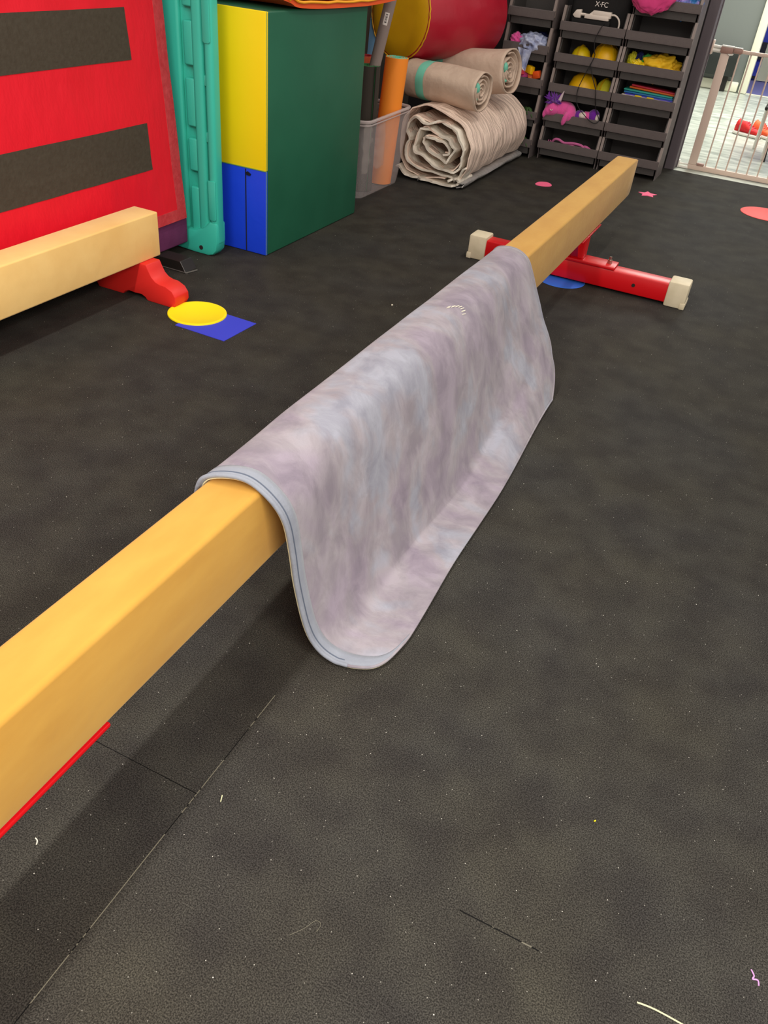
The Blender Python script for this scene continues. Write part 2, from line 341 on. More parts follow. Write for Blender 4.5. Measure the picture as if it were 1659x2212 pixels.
struct(MB().box(-0.9, 2.0, 12.97, 13.0, 0.24, 0.44).box(-0.9, 2.0, 12.97, 13.0, 0.02, 0.05).build('trim_4', mat('black_wall_band', S(14, 14, 30), 0.7), smooth=False))

# ------------------------------------------------------------------ main balance beam
XC, XL, XR, ZB, ZT = -0.7105, -0.763, -0.658, 0.236, 0.42
bb = thing('balance_beam', 'long golden suede balance beam with the grey throw draped over its middle', 'balance beam', (XC, 2.0, 0))
def beam_body():
    # cross-section loop, swept along y with a rounded lower far end
    h = ZT-ZB; wd = XR-XL; c = 0.010
    sec = []
    for cx, cz, a0 in ((wd/2-c, h/2-c, 0), (-wd/2+c, h/2-c, PI/2), (-wd/2+c, -h/2+c, PI), (wd/2-c, -h/2+c, 1.5*PI)):
        for k in range(5): a = a0+k*PI/8; sec.append((cx+c*math.cos(a), cz+c*math.sin(a)))
    sec2 = sec
    def bulge(z): return 0.004*math.cos(z/h*PI)
    # end profile: y offset as function of z
    def yend(z):
        t = (z+h/2)/h
        if t < 0.62: q = 1-t/0.62; return 4.645-0.17*(1-math.sqrt(max(0, 1-q*q*0.97)))*1.1
        q = (t-0.62)/0.38; return 4.645-0.125*q**1.6
    b = bmesh.new(); rings = []; ys = [-0.5+0.1*i for i in range(47)]
    for y in ys: rings.append([b.verts.new((XC+x+(bulge(z) if abs(x) > wd/2-0.002 else 0)*(1 if x > 0 else -1), y, (ZT+ZB)/2+z)) for x, z in sec2])
    for k, (f, sh) in enumerate(((0.0, 1.0), (0.5, 1.0), (0.86, 0.995), (1.0, 0.93))):
        rings.append([b.verts.new((XC+x*sh, (4.25+(yend(z)-4.25)*f), (ZT+ZB)/2+z*sh)) for x, z in sec2])
    L_ = len(sec2)
    for r0, r1 in zip(rings, rings[1:]):
        for k in range(L_): b.faces.new((r0[k], r0[(k+1) % L_], r1[(k+1) % L_], r1[k]))
    b.faces.new(rings[0][::-1]); b.faces.new(rings[-1]); bmesh.ops.recalc_face_normals(b, faces=b.faces[:])
    q = MB(); q.merge(b); return q
beam_body().build('beam_body', M['suede_gold'], bb, angle=50)
def tfoot(yc, y0, y1):
    f = MB().box(-1.16, -0.235, yc-0.045, yc+0.045, 0.012, 0.098, 0.008).build('cross_foot', M['red_metal'], bb)
    MB().tube([(-0.42, yc-0.0445, 0.055), (-0.42, yc-0.048, 0.055)], 0.008, 12).build('bolt_hole', M['blackmetal'], f)
    q = MB().box(-0.90, -0.52, yc-0.05, yc+0.05, 0.098, 0.112, 0.004).build('base_plate', M['red_metal'], bb)
    for sx in (-0.865, -0.555):
        bl = MB(); bl.tube([(sx, yc, 0.112), (sx, yc, 0.12)], 0.012, 6).tube([(sx, yc, 0.12), (sx, yc, 0.128)], 0.011, 6).tube([(sx, yc, 0.128), (sx, yc, 0.142)], 0.006, 10)
        bl.build('bolt', M['steel'], q)
    MB().box(XC-0.038, XC+0.038, yc-0.038, yc+0.038, 0.112, 0.205, 0.006).prism([(yc-0.04, 0.112), (yc+0.04, 0.112), (yc+0.13, ZB-0.012), (yc-0.13, ZB-0.012)], XC-0.016, XC+0.016, 'x').build('column', M['red_metal'], bb, smooth=False)
    MB().box(XL+0.002, XR+0.001, y0, y1, ZB-0.011, ZB-0.002, 0.003).build('saddle_plate', M['red_metal'], bb)
    for x0, x1 in ((-1.222, -1.135), (-0.272, -0.182)):
        MB().box(x0, x1, yc-0.052, yc+0.052, 0.0, 0.112, 0.008).box(x0-0.003 if x0 < -1 else x1-0.02, x0+0.02 if x0 < -1 else x1+0.003, yc-0.054, yc+0.054, 0.0, 0.028, 0.003).build('end_cap', M['cap'], bb)
tfoot(3.755, 3.56, 3.90)
tfoot(-0.02, -0.34, 0.585)

# ------------------------------------------------------------------ grey throw over the beam
near = [(-.785, .985, .33), (-.784, .988, .38), (-.769, .990, .425), (-.726, 1.0, .443), (-.680, 1.010, .441), (-.636, 1.015, .412), (-.608, 1.022, .365), (-.597, 1.033, .284), (-.588, 1.040, .2), (-.568, 1.050, .09), (-.542, 1.056, .037), (-.503, 1.064, .012), (-.465, 1.072, .012), (-.430, 1.092, .012), (-.411, 1.127, .012), (-.401, 1.190, .012)]
midp = [(-.785, .33), (-.784, .38), (-.770, .43), (-.726, .443), (-.68, .443), (-.640, .425), (-.610, .375), (-.585, .29), (-.562, .2), (-.542, .11), (-.530, .055), (-.520, .020), (-.480, .013), (-.45, .012), (-.43, .012), (-.413, .012)]
farp = [(-.785, 2.62, .34), (-.784, 2.62, .38), (-.768, 2.62, .428), (-.735, 2.62, .443), (-.690, 2.62, .442), (-.652, 2.62, .42), (-.626, 2.61, .38), (-.604, 2.605, .332), (-.58, 2.6, .285), (-.558, 2.6, .237), (-.53, 2.6, .19), (-.511, 2.6, .156), (-.493, 2.59, .12), (-.475, 2.58, .085), (-.458, 2.55, .045), (-.443, 2.5, .013)]
nearS, midS, farS = smooth2(near, 6), smooth2([(a, 0, b) for a, b in midp], 6), smooth2(farp, 6)
NU = len(nearS)
def sst(a, b, x): t = max(0, min(1, (x-a)/(b-a))); return t*t*(3-2*t)
def throw_pt(i, v):
    i = max(0, min(NU-1, i)); n, mm, f = nearS[i], midS[i], farS[i]
    y = n[1]+(f[1]-n[1])*v; k1 = sst(0, 0.28, v); k2 = sst(0.45, 1.0, v)
    x = (n[0]*(1-k1)+mm[0]*k1)*(1-k2)+f[0]*k2; z = (n[2]*(1-k1)+mm[2]*k1)*(1-k2)+f[2]*k2
    u = i/(NU-1); amp = 0.010*math.sin(min(1, max(0, (u-0.32)/0.45))*PI)
    hem = 1-0.8*max(0, (u-0.9)/0.1)
    if z < 0.02: amp *= 0.2
    d = amp*(mnoise.noise(Vector((u*1.6, y*2.2+u*1.2, 3.1)))*1.5+0.5*mnoise.noise(Vector((u*4, y*7+u*2.5, 8.1))))*hem
    zt = 0.0025*mnoise.noise(Vector((u*7, y*6, 0.3))) if u < 0.35 else 0
    return Vector((x+d, y, max(0.012, z+d*0.4+max(zt, -0.001))))
th = thing('throw_blanket', 'lilac grey velour throw hanging over the golden beam down to the floor', 'blanket', (XC, 1.8, 0))
NV = 96
def sheet(i0, i1, v0, v1, off=0.0, nv=NV):
    b = bmesh.new(); V = []
    for j in range(nv):
        v = v0+(v1-v0)*j/(nv-1); V.append([b.verts.new(throw_pt(i, v)) for i in range(i0, i1+1)])
    for j in range(nv-1):
        for i in range(i1-i0): b.faces.new((V[j][i], V[j+1][i], V[j+1][i+1], V[j][i+1]))
    b.normal_update()
    if off:
        nn = [(v_, v_.normal.copy()) for v_ in b.verts]
        for v_, k in nn: v_.co += k*off
    q = MB(); q.merge(b); return q
o = sheet(0, NU-1, 0.019, 1.0).build('velour_cover', M['blanket'], th, angle=80)
nrm_up = o.data.polygons[len(o.data.polygons)//2].normal
flip = 1 if o.data.polygons[20*3].normal.z > 0 or nrm_up.x > 0 else -1
md = o.modifiers.new('thick', 'SOLIDIFY'); md.thickness = 0.006; md.offset = -flip
o2 = sheet(0, NU-1, 0.0, 0.022, 0.0008*flip, 4).build('hem_binding', M['binding'], th, angle=80)
lab(o2, 'blue grey stitched hem on the near edge')
md = o2.modifiers.new('thick', 'SOLIDIFY'); md.thickness = 0.0075; md.offset = -flip
o3 = sheet(0, NU-1, 0.0, 1.0, -0.0085*flip).build('lining', M['cream'], th, angle=80); lab(o3, 'cream backing seen along the edge')
md = o3.modifiers.new('thick', 'SOLIDIFY'); md.thickness = 0.002; md.offset = 0
edge = [throw_pt(i, 0.0)+Vector((0, -0.001, -0.002)) for i in range(NU)] + [throw_pt(NU-1, j/60)+Vector((0.001, 0, -0.003)) for j in range(1, 61)] + [throw_pt(NU-1-i, 1.0)+Vector((0, 0.001, -0.002)) for i in range(1, NU)]
e1 = NU-20
MB().tube(edge[:e1], 0.0046, 8).build('piping', M['binding'], th, angle=80)
MB().tube(edge[e1-1:], 0.0034, 8).build('hem_roll', M['blanket'], th, angle=80)
st = MB()
for q_ in range(13):
    tt = q_/12; px_ = -.690+.040*tt; py_ = 1.990+0.045*math.sin(tt*PI*0.8)-0.006*tt
    vv = (py_-1.0)/1.62; ii = min(range(NU//6, NU//2), key=lambda i_: abs(throw_pt(i_, vv).x-px_)); c0 = throw_pt(ii, vv)+Vector((0.0008, 0, 0.0012))
    st.tube([c0+Vector((-0.002, -0.006, 0)), c0+Vector((0.003, 0.006, 0))], 0.0009, 5)
lab(st.build('white_stitches', M['lint_white'], th), 'short arc of white stitches on the velour')
groove = [throw_pt(i, 0.006)+Vector((0.0012, 0, 0.0012)) for i in range(8, NU-22)]
MB().tube(groove, 0.0013, 6).build('stitch_line', mat('slate_thread', S(92, 100, 116), 0.9), th)

# ------------------------------------------------------------------ low tan beam on the left
lb = thing('low_balance_beam', 'short tan suede floor beam on scalloped red feet before the red mat', 'balance beam', (-2.125, 1.9, 0))
MB().box(-2.182, -2.07, 0.55, 2.482, 0.143, 0.310, 0.006, 3).build('beam_body', M['suede_tan'], lb)
prof = [(-1.925, 0.0), (-1.914, 0.022), (-1.915, 0.046), (-1.930, 0.066), (-1.960, 0.079), (-1.985, 0.080), (-2.005, 0.086), (-2.022, 0.100), (-2.034, 0.122), (-2.044, 0.143)]
full = prof+[(-4.25-x if False else (-2.108*2-x), z) for x, z in prof[::-1]]
under = [(-2.17, 0.0), (-2.160, 0.012), (-2.140, 0.020), (-2.108, 0.018), (-2.078, 0.020), (-2.060, 0.012), (-2.050, 0.0)]
for y in (2.40, 0.75):
    MB().prism(full+under, y-0.042, y+0.042, 'y', 0.003).build('scalloped_foot', M['red_wood'], lb)

# ------------------------------------------------------------------ purple beam and its black feet
pb = thing('low_balance_beam', 'purple suede floor beam under the leaning red mat on black feet', 'balance beam', (-2.32, 1.9, 0))
MB().box(-2.40, -2.262, 0.55, 2.905, 0.046, 0.158, 0.008, 3).build('beam_body', M['suede_purple'], pb)
for y in (2.728, 0.8):
    f = MB().prism([(-2.46, 0.0), (-2.115, 0.0), (-2.140, 0.045), (-2.46, 0.045)], y-0.044, y+0.034, 'y', 0.002).build('foot', M['blackmetal'], pb, smooth=False)
    g = MB().tube([(-2.112, y-0.047, 0.003), (-2.138, y-0.046, 0.046)], 0.0015, 6).tube([(-2.112, y-0.047, 0.003), (-2.095, y+0.012, 0.004)], 0.003, 6).tube([(-2.112, y-0.046, 0.004), (-2.25, y-0.046, 0.004)], 0.0022, 6)
    lab(g.build('edge_lip', M['greymetal'], f), 'worn grey rim of the black foot')

# ------------------------------------------------------------------ red mat with black strips
def lean(z): return -2.252-0.075*(z-0.16)
rm = thing('folding_mat', 'red vinyl mat with two black hook strips leaning on the left wall', 'gym mat', (-2.28, 2.0, 0.16))
Z0, Z1, Y0, Y1 = 0.160, 1.30, 0.55, 2.885
def slab(y0, y1, z0, z1, off, t):
    def f(u, v):
        y = y0+(y1-y0)*u; z = z0+(z1-z0)*v
        wv = 0.004*mnoise.noise(Vector((y*3.5+z*2, z*5, 2.2)))+0.003*mnoise.noise(Vector((y*9+z*5, z*3, 7.2)))*(1 if z < 0.45 else 0.3)
        return (lean(z)+off+wv, y, z)
    q = MB(); b = bmesh.new(); nu, nv = 40, 30
    A = [[b.verts.new(f(i/(nu-1), j/(nv-1))) for i in range(nu)] for j in range(nv)]
    B = [[b.verts.new(Vector(f(i/(nu-1), j/(nv-1)))-Vector((t, 0, 0))) for i in range(nu)] for j in range(nv)]
    for j in range(nv-1):
        for i in range(nu-1): b.faces.new((A[j][i], A[j][i+1], A[j+1][i+1], A[j+1][i])); b.faces.new((B[j][i], B[j+1][i], B[j+1][i+1], B[j][i+1]))
    for i in range(nu-1): b.faces.new((A[0][i], B[0][i], B[0][i+1], A[0][i+1])); b.faces.new((A[-1][i], A[-1][i+1], B[-1][i+1], B[-1][i]))
    for j in range(nv-1): b.faces.new((A[j][0], A[j+1][0], B[j+1][0], B[j][0])); b.faces.new((A[j][-1], B[j][-1], B[j+1][-1], A[j+1][-1]))
    bmesh.ops.recalc_face_normals(b, faces=b.faces[:]); q.merge(b); return q
slab(Y0, Y1, Z0, Z1, 0, 0.04).build('mat_body', M['red_vinyl'], rm)
q = slab(Y1-0.055, Y1+0.001, Z0-0.001, Z1, 0.0015, 0.002); q.merge(slab(Y0, Y1-0.056, Z0-0.001, Z0+0.045, 0.0015, 0.002).bm); lab(q.build('edge_border', M['red_border'], rm), 'scuffed darker red border')
slab(Y0, 2.712, 0.386, 0.556, 0.0018, 0.003).build('hook_strip', M['velcro'], rm)
slab(Y0, 2.672, 0.776, 0.942, 0.0018, 0.003).build('hook_strip', M['velcro'], rm)

# ------------------------------------------------------------------ teal plastic folded table
tp = thing('folded_table', 'teal moulded plastic folded table standing on end beside the coloured block', 'folding table', (-2.2, 3.0, 0))
q = MB().box(-2.50, -2.150, 2.965, 2.995, 0.045, 1.5, 0.008)
q.box(-2.158, -2.119, 2.925, 2.985, 0.05, 1.5, 0.016, 4).box(-2.222, -2.170, 2.932, 2.975, 0.09, 1.5, 0.018, 4).box(-2.40, -2.285, 2.945, 2.975, 0.09, 1.5, 0.014, 4)
q.build('table_body', M['teal'], tp)
for z0, z1 in ((0.09, 0.28), (0.345, 0.475), (0.52, 0.70), (0.745, 0.90), (0.945, 1.5)):
    MB().box(-2.262, -2.218, 2.940, 2.97, z0, z1, 0.007, 3).build('leg_channel', M['teal'], tp)
MB().prism([(-2.45, 0.012), (-2.32, 0.004), (-2.24, 0.0), (-2.17, 0.0), (-2.145, 0.008), (-2.126, 0.030), (-2.120, 0.07), (-2.120, 0.15), (-2.16, 0.15), (-2.19, 0.120), (-2.24, 0.10), (-2.45, 0.095)], 2.921, 2.99, 'y', 0.010).build('rounded_foot', M['teal'], tp)
for z in (0.700, 0.490): MB().box(-2.172, -2.155, 2.94, 2.97, z-0.020, z+0.020, 0.005).build('cross_link', M['teal'], tp)
for z0, z1 in ((0.165, 0.325), (0.84, 1.45)):
    MB().prism([(-2.156, z0), (-2.148, z0-0.006), (-2.128, z0-0.006), (-2.121, z0), (-2.121, z1), (-2.156, z1)], 2.9205, 2.9265, 'y', 0.0025).build('handle_recess', M['teal'], tp)
MB().tube([(-2.205, 2.918, 0.030), (-2.205, 2.928, 0.030)], 0.0095, 16).build('rivet', M['tealdark'], tp)

# ------------------------------------------------------------------ tall colour block mat
bk = thing('block_mat', 'tall block mat with green side and yellow over blue front', 'gym mat', (-2.25, 3.5, 0))
BX0, BX1, BY0, BY1, BT = -2.56, -1.968, 3.088, 3.958, 0.955
def puff(x0, x1, y0, y1, z0, z1, bev=0.008): return MB().box(x0, x1, y0, y1, z0, z1, bev, 3)
puff(BX0+0.002, BX1, BY0+0.0015, BY1, 0.0, BT).build('green_side', M['vgreen'], bk)
puff(BX0, BX1-0.001, BY0-0.0045, BY0+0.01, 0.366, BT-0.002, 0.003).build('yellow_panel', M['vyellow'], bk)
pl = puff(BX0, BX1-0.001, BY0-0.0045, BY0+0.01, 0.002, 0.3645, 0.003).build('blue_panel', M['vblue'], bk)
MB().tube([(-2.073, BY0-0.005, 0.006), (-2.073, BY0-0.005, 0.36)], 0.0028, 6).build('zip', M['zip'], pl)
MB().prism([(-2.073, 0.345), (-2.062, 0.352), (-2.045, 0.343), (-2.047, 0.337), (-2.062, 0.337)], BY0-0.012, BY0-0.005, 'y').build('zip_pull', M['zip'], pl)
MB().tube([(BX1-0.001, BY0-0.003, 0.004), (BX1-0.001, BY0-0.003, BT-0.003)], 0.0014, 6).tube([(BX0, BY0-0.005, 0.3655), (BX1-0.003, BY0-0.005, 0.3655)], 0.002, 6).build('corner_piping', mat('pale_seam', S(120, 160, 80), 0.6), bk)

# orange mat lying on top
om = thing('folded_mat', 'orange mat with amber edging folded flat on the tall colour block', 'gym mat', (-2.2, 3.6, 0.96))
def omf(z, sag): 
    return [(-2.62, z+0.012), (-2.35, z+0.008), (-2.08, z), (-1.975, z-0.004), (-1.935, z-sag)]
P = [(3.17, 0.992), (3.24, 0.976), (3.32, 0.960), (3.60, 0.953), (3.90, 0.952), (4.12, 0.962), (4.26, 0.972)]
b = MB(); b.strip([(y, z+0.010) for y, z in P], -2.62, -1.947, 0.020, 'x', 0.003, 14); b.build('lower_layer', M['orange'], om)
b = MB(); b.strip([(y, z+0.050) for y, z in P], -2.62, -1.965, 0.022, 'x', 0.003, 14); b.build('upper_layer', M['orange'], om)
e1 = [(-1.944, y, z+0.022+0.002*math.sin(y*30)) for y, z in smooth2(P)]; e2 = [(-1.952, y, z+0.038+0.002*math.sin(y*22+1)) for y, z in smooth2(P)]
MB().tube(e1, 0.0055, 8).tube(e2, 0.0065, 8).tube([(-1.944, 3.17, 1.01), (-1.946, 3.185, 1.0), (-1.94, 3.20, 1.012), (-1.944, 3.215, 0.992), (-1.95, 3.235, 1.014)], 0.006, 8).build('edge_binding', M['oyellow'], om)

# ------------------------------------------------------------------ clear bin with upright foam rolls
cb = thing('storage_tub', 'clear plastic tub holding the upright foam rolls beside the green block', 'storage tub', (-2.25, 4.5, 0))
def tub(t0, off):
    b = bmesh.new(); zs = [0.0+off, 0.03+off, 0.2, 0.40]; rings = []
    for z in zs:
        k = z/0.4; x0, x1, y0, y1 = -2.44-0.03*k+off, -2.062+0.03*k-off, 4.20-0.03*k+off, 4.72+0.05*k-off; r = 0.05
        ring = []
        for cx, cy, a0 in ((x1-r, y1-r, 0), (x0+r, y1-r, PI/2), (x0+r, y0+r, PI), (x1-r, y0+r, 1.5*PI)):
            for q in range(6): a = a0+q*PI/10; ring.append(b.verts.new((cx+r*math.cos(a)*(1 if z > 0.01 else .9), cy+r*math.sin(a)*(1 if z > 0.01 else .9), z)))
        rings.append(ring)
    for r0, r1 in zip(rings, rings[1:]):
        for k in range(24): b.faces.new((r0[k], r0[(k+1) % 24], r1[(k+1) % 24], r1[k]))
    b.faces.new(rings[0][::-1]); q = MB(); q.merge(b); return q, rings
q, _ = tub(0, 0.0); o = q.build('tub_wall', M['clear'], cb); md = o.modifiers.new('t', 'SOLIDIFY'); md.thickness = 0.003
rim = []
for cx, cy, a0 in ((-2.085, 4.69, 0), (-2.42, 4.69, PI/2), (-2.42, 4.22, PI), (-2.085, 4.22, 1.5*PI)):
    for k in range(6): a = a0+k*PI/10; rim.append((cx+0.055*math.cos(a), cy+0.055*math.sin(a), 0.405+0.03*(cy-4.2)))
q = MB().tube(rim, 0.009, 8, closed=True); q.tube([(x, y, z-0.018) for x, y, z in rim], 0.0045, 6, closed=True); q.build('rim', mat('milky_rim', S(215, 200, 198), 0.3, alpha=0.5), cb)
q = MB()
q.grid(lambda u, v: (-2.098+0.012*mnoise.noise(Vector((u*5, v*6, 1)))-0.02*v*0, 4.27+0.36*u, 0.12+0.24*v+0.03*mnoise.noise(Vector((u*4, v, 4)))), 30, 24)
o = q.build('crumpled_film', M['wrap']); tag(o, 'crumpled clear film wrap lying inside the clear tub', 'plastic wrap')
def roll(name, label, c, r, z0, z1, out_m, in_m, turns=2.5, th_=0.012, tilt=None, gap=0.004, start=0.0, sh=0.0):
    t = thing(name, label, 'foam roll', (c[0], c[1], z0)); pts = []
    n = int(turns*20)
    for i in range(n+1):
        a = start+i/20*2*PI; rr = r-(th_+gap)*(i/20); pts.append((c[0]+rr*math.cos(a), c[1]+rr*math.sin(a)))
    def shear(b):
        for v in b.bm.verts: v.co.x += sh*v.co.z/0.67
    b = MB(); b.strip(pts, z0, z1, th_*0.55, 'z', 0.0, 3); shear(b); b.build('outer_layer', out_m, t)
    pts2 = [(c[0]+(math.hypot(x-c[0], y-c[1])-th_*0.55)*(x-c[0])/math.hypot(x-c[0], y-c[1]), c[1]+(math.hypot(x-c[0], y-c[1])-th_*0.55)*(y-c[1])/math.hypot(x-c[0], y-c[1])) for x, y in pts]
    b = MB(); b.strip(pts2, z0, z1+0.001, th_*0.5, 'z', 0.0, 3); shear(b); b.build('inner_layer', in_m, t)
    return t
roll('foam_roll', 'tall orange foam roll with aqua inside, upright in the clear tub', (-2.133, 4.61), 0.068, 0.008, 0.675, M['orange_foam'], M['teal_foam'], 3.2, 0.011, start=2.2, sh=0.043)
roll('foam_roll', 'black foam roll with green inside, upright in the clear tub', (-2.158, 4.385), 0.066, 0.008, 0.645, M['black_foam'], M['green_foam'], 2.4, 0.010, start=-0.4)
roll('foam_roll', 'rust orange foam roll standing behind the black one in the tub', (-2.245, 4.53), 0.062, 0.008, 0.668, M['redorange_foam'], M['maroon'], 2.4, 0.010, start=0.3)
tb = thing('foam_tube', 'grey foam tube with white barcode sticker leaning out of the black roll', 'foam tube', (-2.15, 4.42, 0.45))
A, B = Vector((-2.165, 4.42, 0.50)), Vector((-2.062, 4.43, 1.02))
MB().tube([A, B], 0.030, 24).build('tube_body', M['grey_foam'], tb)
d = (B-A).normalized(); c = A+d*((0.868-0.50)/d.z); vw = (Vector((0, 0, 1.28))-c); vw -= d*vw.dot(d); vw.normalize(); sd = d.cross(vw)
q = MB(); q.grid(lambda u, v: tuple(c+(vw*math.cos((u-.5)*0.8)+sd*math.sin((u-.5)*0.8))*0.0306+d*(v-.5)*0.058), 8, 4); lb_ = q.build('barcode_sticker', M['white_label'], tb)
q = MB()
for k in range(7):
    zz = -0.018+k*0.006; q.grid(lambda u, v: tuple(c+(vw*math.cos((u-.5)*0.36)+sd*math.sin((u-.5)*0.36))*0.0310+d*(zz+v*(0.002 if k % 2 else 0.0035))), 5, 2)
q.build('barcode', M['ink'], lb_)
# things glimpsed behind the tub
t = thing('foam_tube', 'black foam tube propped upright behind the green block', 'foam tube', (-2.55, 5.15, 0))
MB().tube([(-2.60, 5.15, 0.0), (-2.565, 5.15, 1.05)], 0.030, 16).build('tube_body', M['black_foam'], t)
t = thing('foam_mat', 'sky blue foam panel edge behind the leaning grey tube', 'foam mat', (-2.55, 5.25, 0))
MB().box(-2.60, -2.50, 5.22, 5.25, 0, 0.78, 0.004).build('mat_body', M['skyfoam'], t)
t = thing('foam_tube', 'tan foam tube tip standing behind the green block corner', 'foam tube', (-2.48, 4.9, 0))
MB().tube([(-2.495, 4.95, 0.62), (-2.49, 4.95, 1.1)], 0.02, 16).tube([(-2.495, 4.95, 0), (-2.495, 4.95, 0.62)], 0.02, 16).build('tube_body', mat('tan_foam', S(196, 140, 96), 0.8), t)

# ------------------------------------------------------------------ big tarp roll and taupe rolls
tr = thing('tarp_roll', 'large pearl grey tarpaulin rolled up loosely on the black floor', 'rolled tarp', (-1.9, 5.35, 0))
outer = [(-1.80, 0.045), (-1.92, 0.030), (-2.05, 0.040), (-2.105, 0.10), (-2.125, 0.20), (-2.115, 0.31), (-2.08, 0.385), (-2.0, 0.418), (-1.90, 0.415), (-1.80, 0.385), (-1.71, 0.32), (-1.668, 0.23), (-1.675, 0.13), (-1.72, 0.060),
         (-1.80, 0.060), (-1.92, 0.075), (-2.04, 0.10), (-2.075, 0.17), (-2.065, 0.25), (-2.085, 0.31), (-2.03, 0.365), (-1.95, 0.345), (-1.86, 0.355), (-1.77, 0.315), (-1.715, 0.24), (-1.725, 0.15), (-1.77, 0.095),
         (-1.86, 0.115), (-1.96, 0.150), (-2.03, 0.185), (-2.01, 0.275), (-1.97, 0.315), (-1.89, 0.290), (-1.80, 0.275), (-1.765, 0.215), (-1.80, 0.150), (-1.875, 0.165), (-1.955, 0.215), (-1.965, 0.255), (-1.89, 0.268), (-1.82, 0.25), (-1.80, 0.21), (-1.83, 0.185)]
def jt(t, j): return (0.03*mnoise.noise(Vector((t*26, 0.5, 2)))) if j == 0 else 0.02*mnoise.noise(Vector((t*26, 5, 2)))
b = MB(); b.strip(outer, 4.83, 5.93, 0.007, 'y', 0.014, 26, jt); b.build('rolled_sheet', M['tarp'], tr, angle=35)
# visible pale folded ends on the near face
b = MB(); inner = [(x+0.004, z-0.004) for x, z in outer[12:]]; b.strip(inner, 4.81, 4.93, 0.012, 'y', 0.022, 8, jt); b.build('inner_folds', M['tarp_end'], tr, angle=30)
b = MB(); b.strip([(-2.12, 0.07), (-2.06, 0.028), (-1.95, 0.022), (-1.84, 0.018), (-1.74, 0.022), (-1.70, 0.05), (-1.73, 0.065), (-1.78, 0.04)], 4.80, 5.0, 0.012, 'y', 0.008, 10, jt); b.build('bottom_fold', M['tarp_end'], tr, angle=30)
b = MB(); b.strip([(-1.98, 0.006), (-1.86, 0.006), (-1.74, 0.008), (-1.690, 0.018), (-1.680, 0.036), (-1.715, 0.046), (-1.75, 0.040)], 4.83, 5.97, 0.006, 'y', 0.007, 30, jt); o = b.build('silver_flap', M['tarp_silver'], tr, angle=30)
o.matrix_parent_inverse = T(*(-Vector(tr.location))) @ Matrix()
def draped(name, label, A, B, r, sq, bands, seedv):
    t = thing(name, label, 'rolled canvas', tuple((Vector(A)+Vector(B))/2-Vector((0, 0, r))))
    A, B = Vector(A), Vector(B); d = (B-A); L_ = d.length; d.normalize(); up = Vector((0, 0, 1)); up = (up-d*up.dot(d)).normalized(); sd = d.cross(up)
    def pt(a, rr, s): return A+d*s+(sd*math.cos(a)*1.08+up*math.sin(a)*sq)*rr
    def outerf(u, v):
        a = u*2*PI; s = v*L_
        rr = r*(1+0.10*mnoise.noise(Vector((math.cos(a)*1.5, math.sin(a)*1.5, s*4+seedv)))+0.03*math.sin(3*a+seedv))
        return tuple(pt(a, rr, s))
    q = MB(); q.grid(outerf, 48, 30, True); q.bm.normal_update(); o = q.build('canvas_body', M['taupe'], t, angle=60); md = o.modifiers.new('t', 'SOLIDIFY'); md.thickness = 0.008; md.offset = 0
    q = MB()
    pts = []
    n = 70
    b = bmesh.new(); rows = []
    for i in range(n):
        a = 1.2+i/20*2*PI; rr = r*(0.86-0.75*i/n)*(1+0.10*mnoise.noise(Vector((i*0.35, seedv, 3))))
        rows.append([b.verts.new(pt(a, rr, L_-0.10)), b.verts.new(pt(a, rr, L_-0.006-0.02*abs(mnoise.noise(Vector((i*.2, 2, seedv))))))])
    for r0, r1 in zip(rows, rows[1:]): b.faces.new((r0[0], r0[1], r1[1], r1[0]))
    q.merge(b); o = q.build('inner_coil', M['taupe'], t, angle=60); md = o.modifiers.new('t', 'SOLIDIFY'); md.thickness = 0.009
    # back stop disc so that the roll is not see-through
    for v0, v1 in bands:
        q = MB(); q.grid(lambda u, v: tuple(Vector(outerf(u, v0+(v1-v0)*v))+(Vector(outerf(u, v0))-(A+d*(v0*L_))).normalized()*0.0055), 48, 4, True); lab(q.build('mint_stripe', M['mint'], t), 'mint tape stripe')
    q = MB(); q.ball(tuple(pt(0.4, r*0.42, L_-0.02)), (0.016, 0.026, 0.034), 2, Matrix.Rotation(0.5, 4, 'X')).ball(tuple(pt(-0.9, r*0.5, L_-0.025)), (0.014, 0.020, 0.012), 2); lab(q.build('mint_strap_end', M['mint'], t), 'mint tape end inside the coil')
    return t
draped('canvas_roll', 'front taupe canvas roll with a mint stripe, on the big tarp roll', (-2.20, 5.075, 0.522), (-1.70, 5.0, 0.522), 0.102, 0.98, [(0.20, 0.31)], 1.0)
draped('canvas_roll', 'rear taupe canvas roll, raised end beside the shelving bins', (-2.35, 5.56, 0.50), (-1.69, 5.46, 0.592), 0.125, 1.0, [(0.28, 0.36)], 5.0)

# ------------------------------------------------------------------ red and yellow cylinder
ph = math.radians(68.4); cy = thing('foam_cylinder', 'big crimson vinyl cylinder with mustard yellow end lying on the canvas rolls', 'foam cylinder', (-2.20, 5.45, 0.595))
mx = T(-2.331, 5.116, 0.845) @ Rz(ph) @ Matrix.Rotation(PI/2, 4, 'Y')
r = 0.252
MB().lathe([(r-0.004, 0.0), (r, 0.006), (r+0.002, 0.35), (r, 0.69), (r-0.008, 0.70)], 64, mx).build('crimson_side', M['cyl_red'], cy, angle=60)
MB().lathe([(0.001, -0.006), (r*0.6, -0.005), (r-0.012, -0.001), (r-0.003, 0.008)], 64, mx).build('yellow_end', M['cyl_yellow'], cy, angle=60)
q = MB(); q.tube([tuple(mx @ Vector(((r-0.001)*math.cos(a*2*PI/72), (r-0.001)*math.sin(a*2*PI/72), 0.002+0.0025*math.sin(a*2.7)))) for a in range(72)], 0.0045, 6, closed=True); q.build('puckered_seam', M['cyl_yellow'], cy)

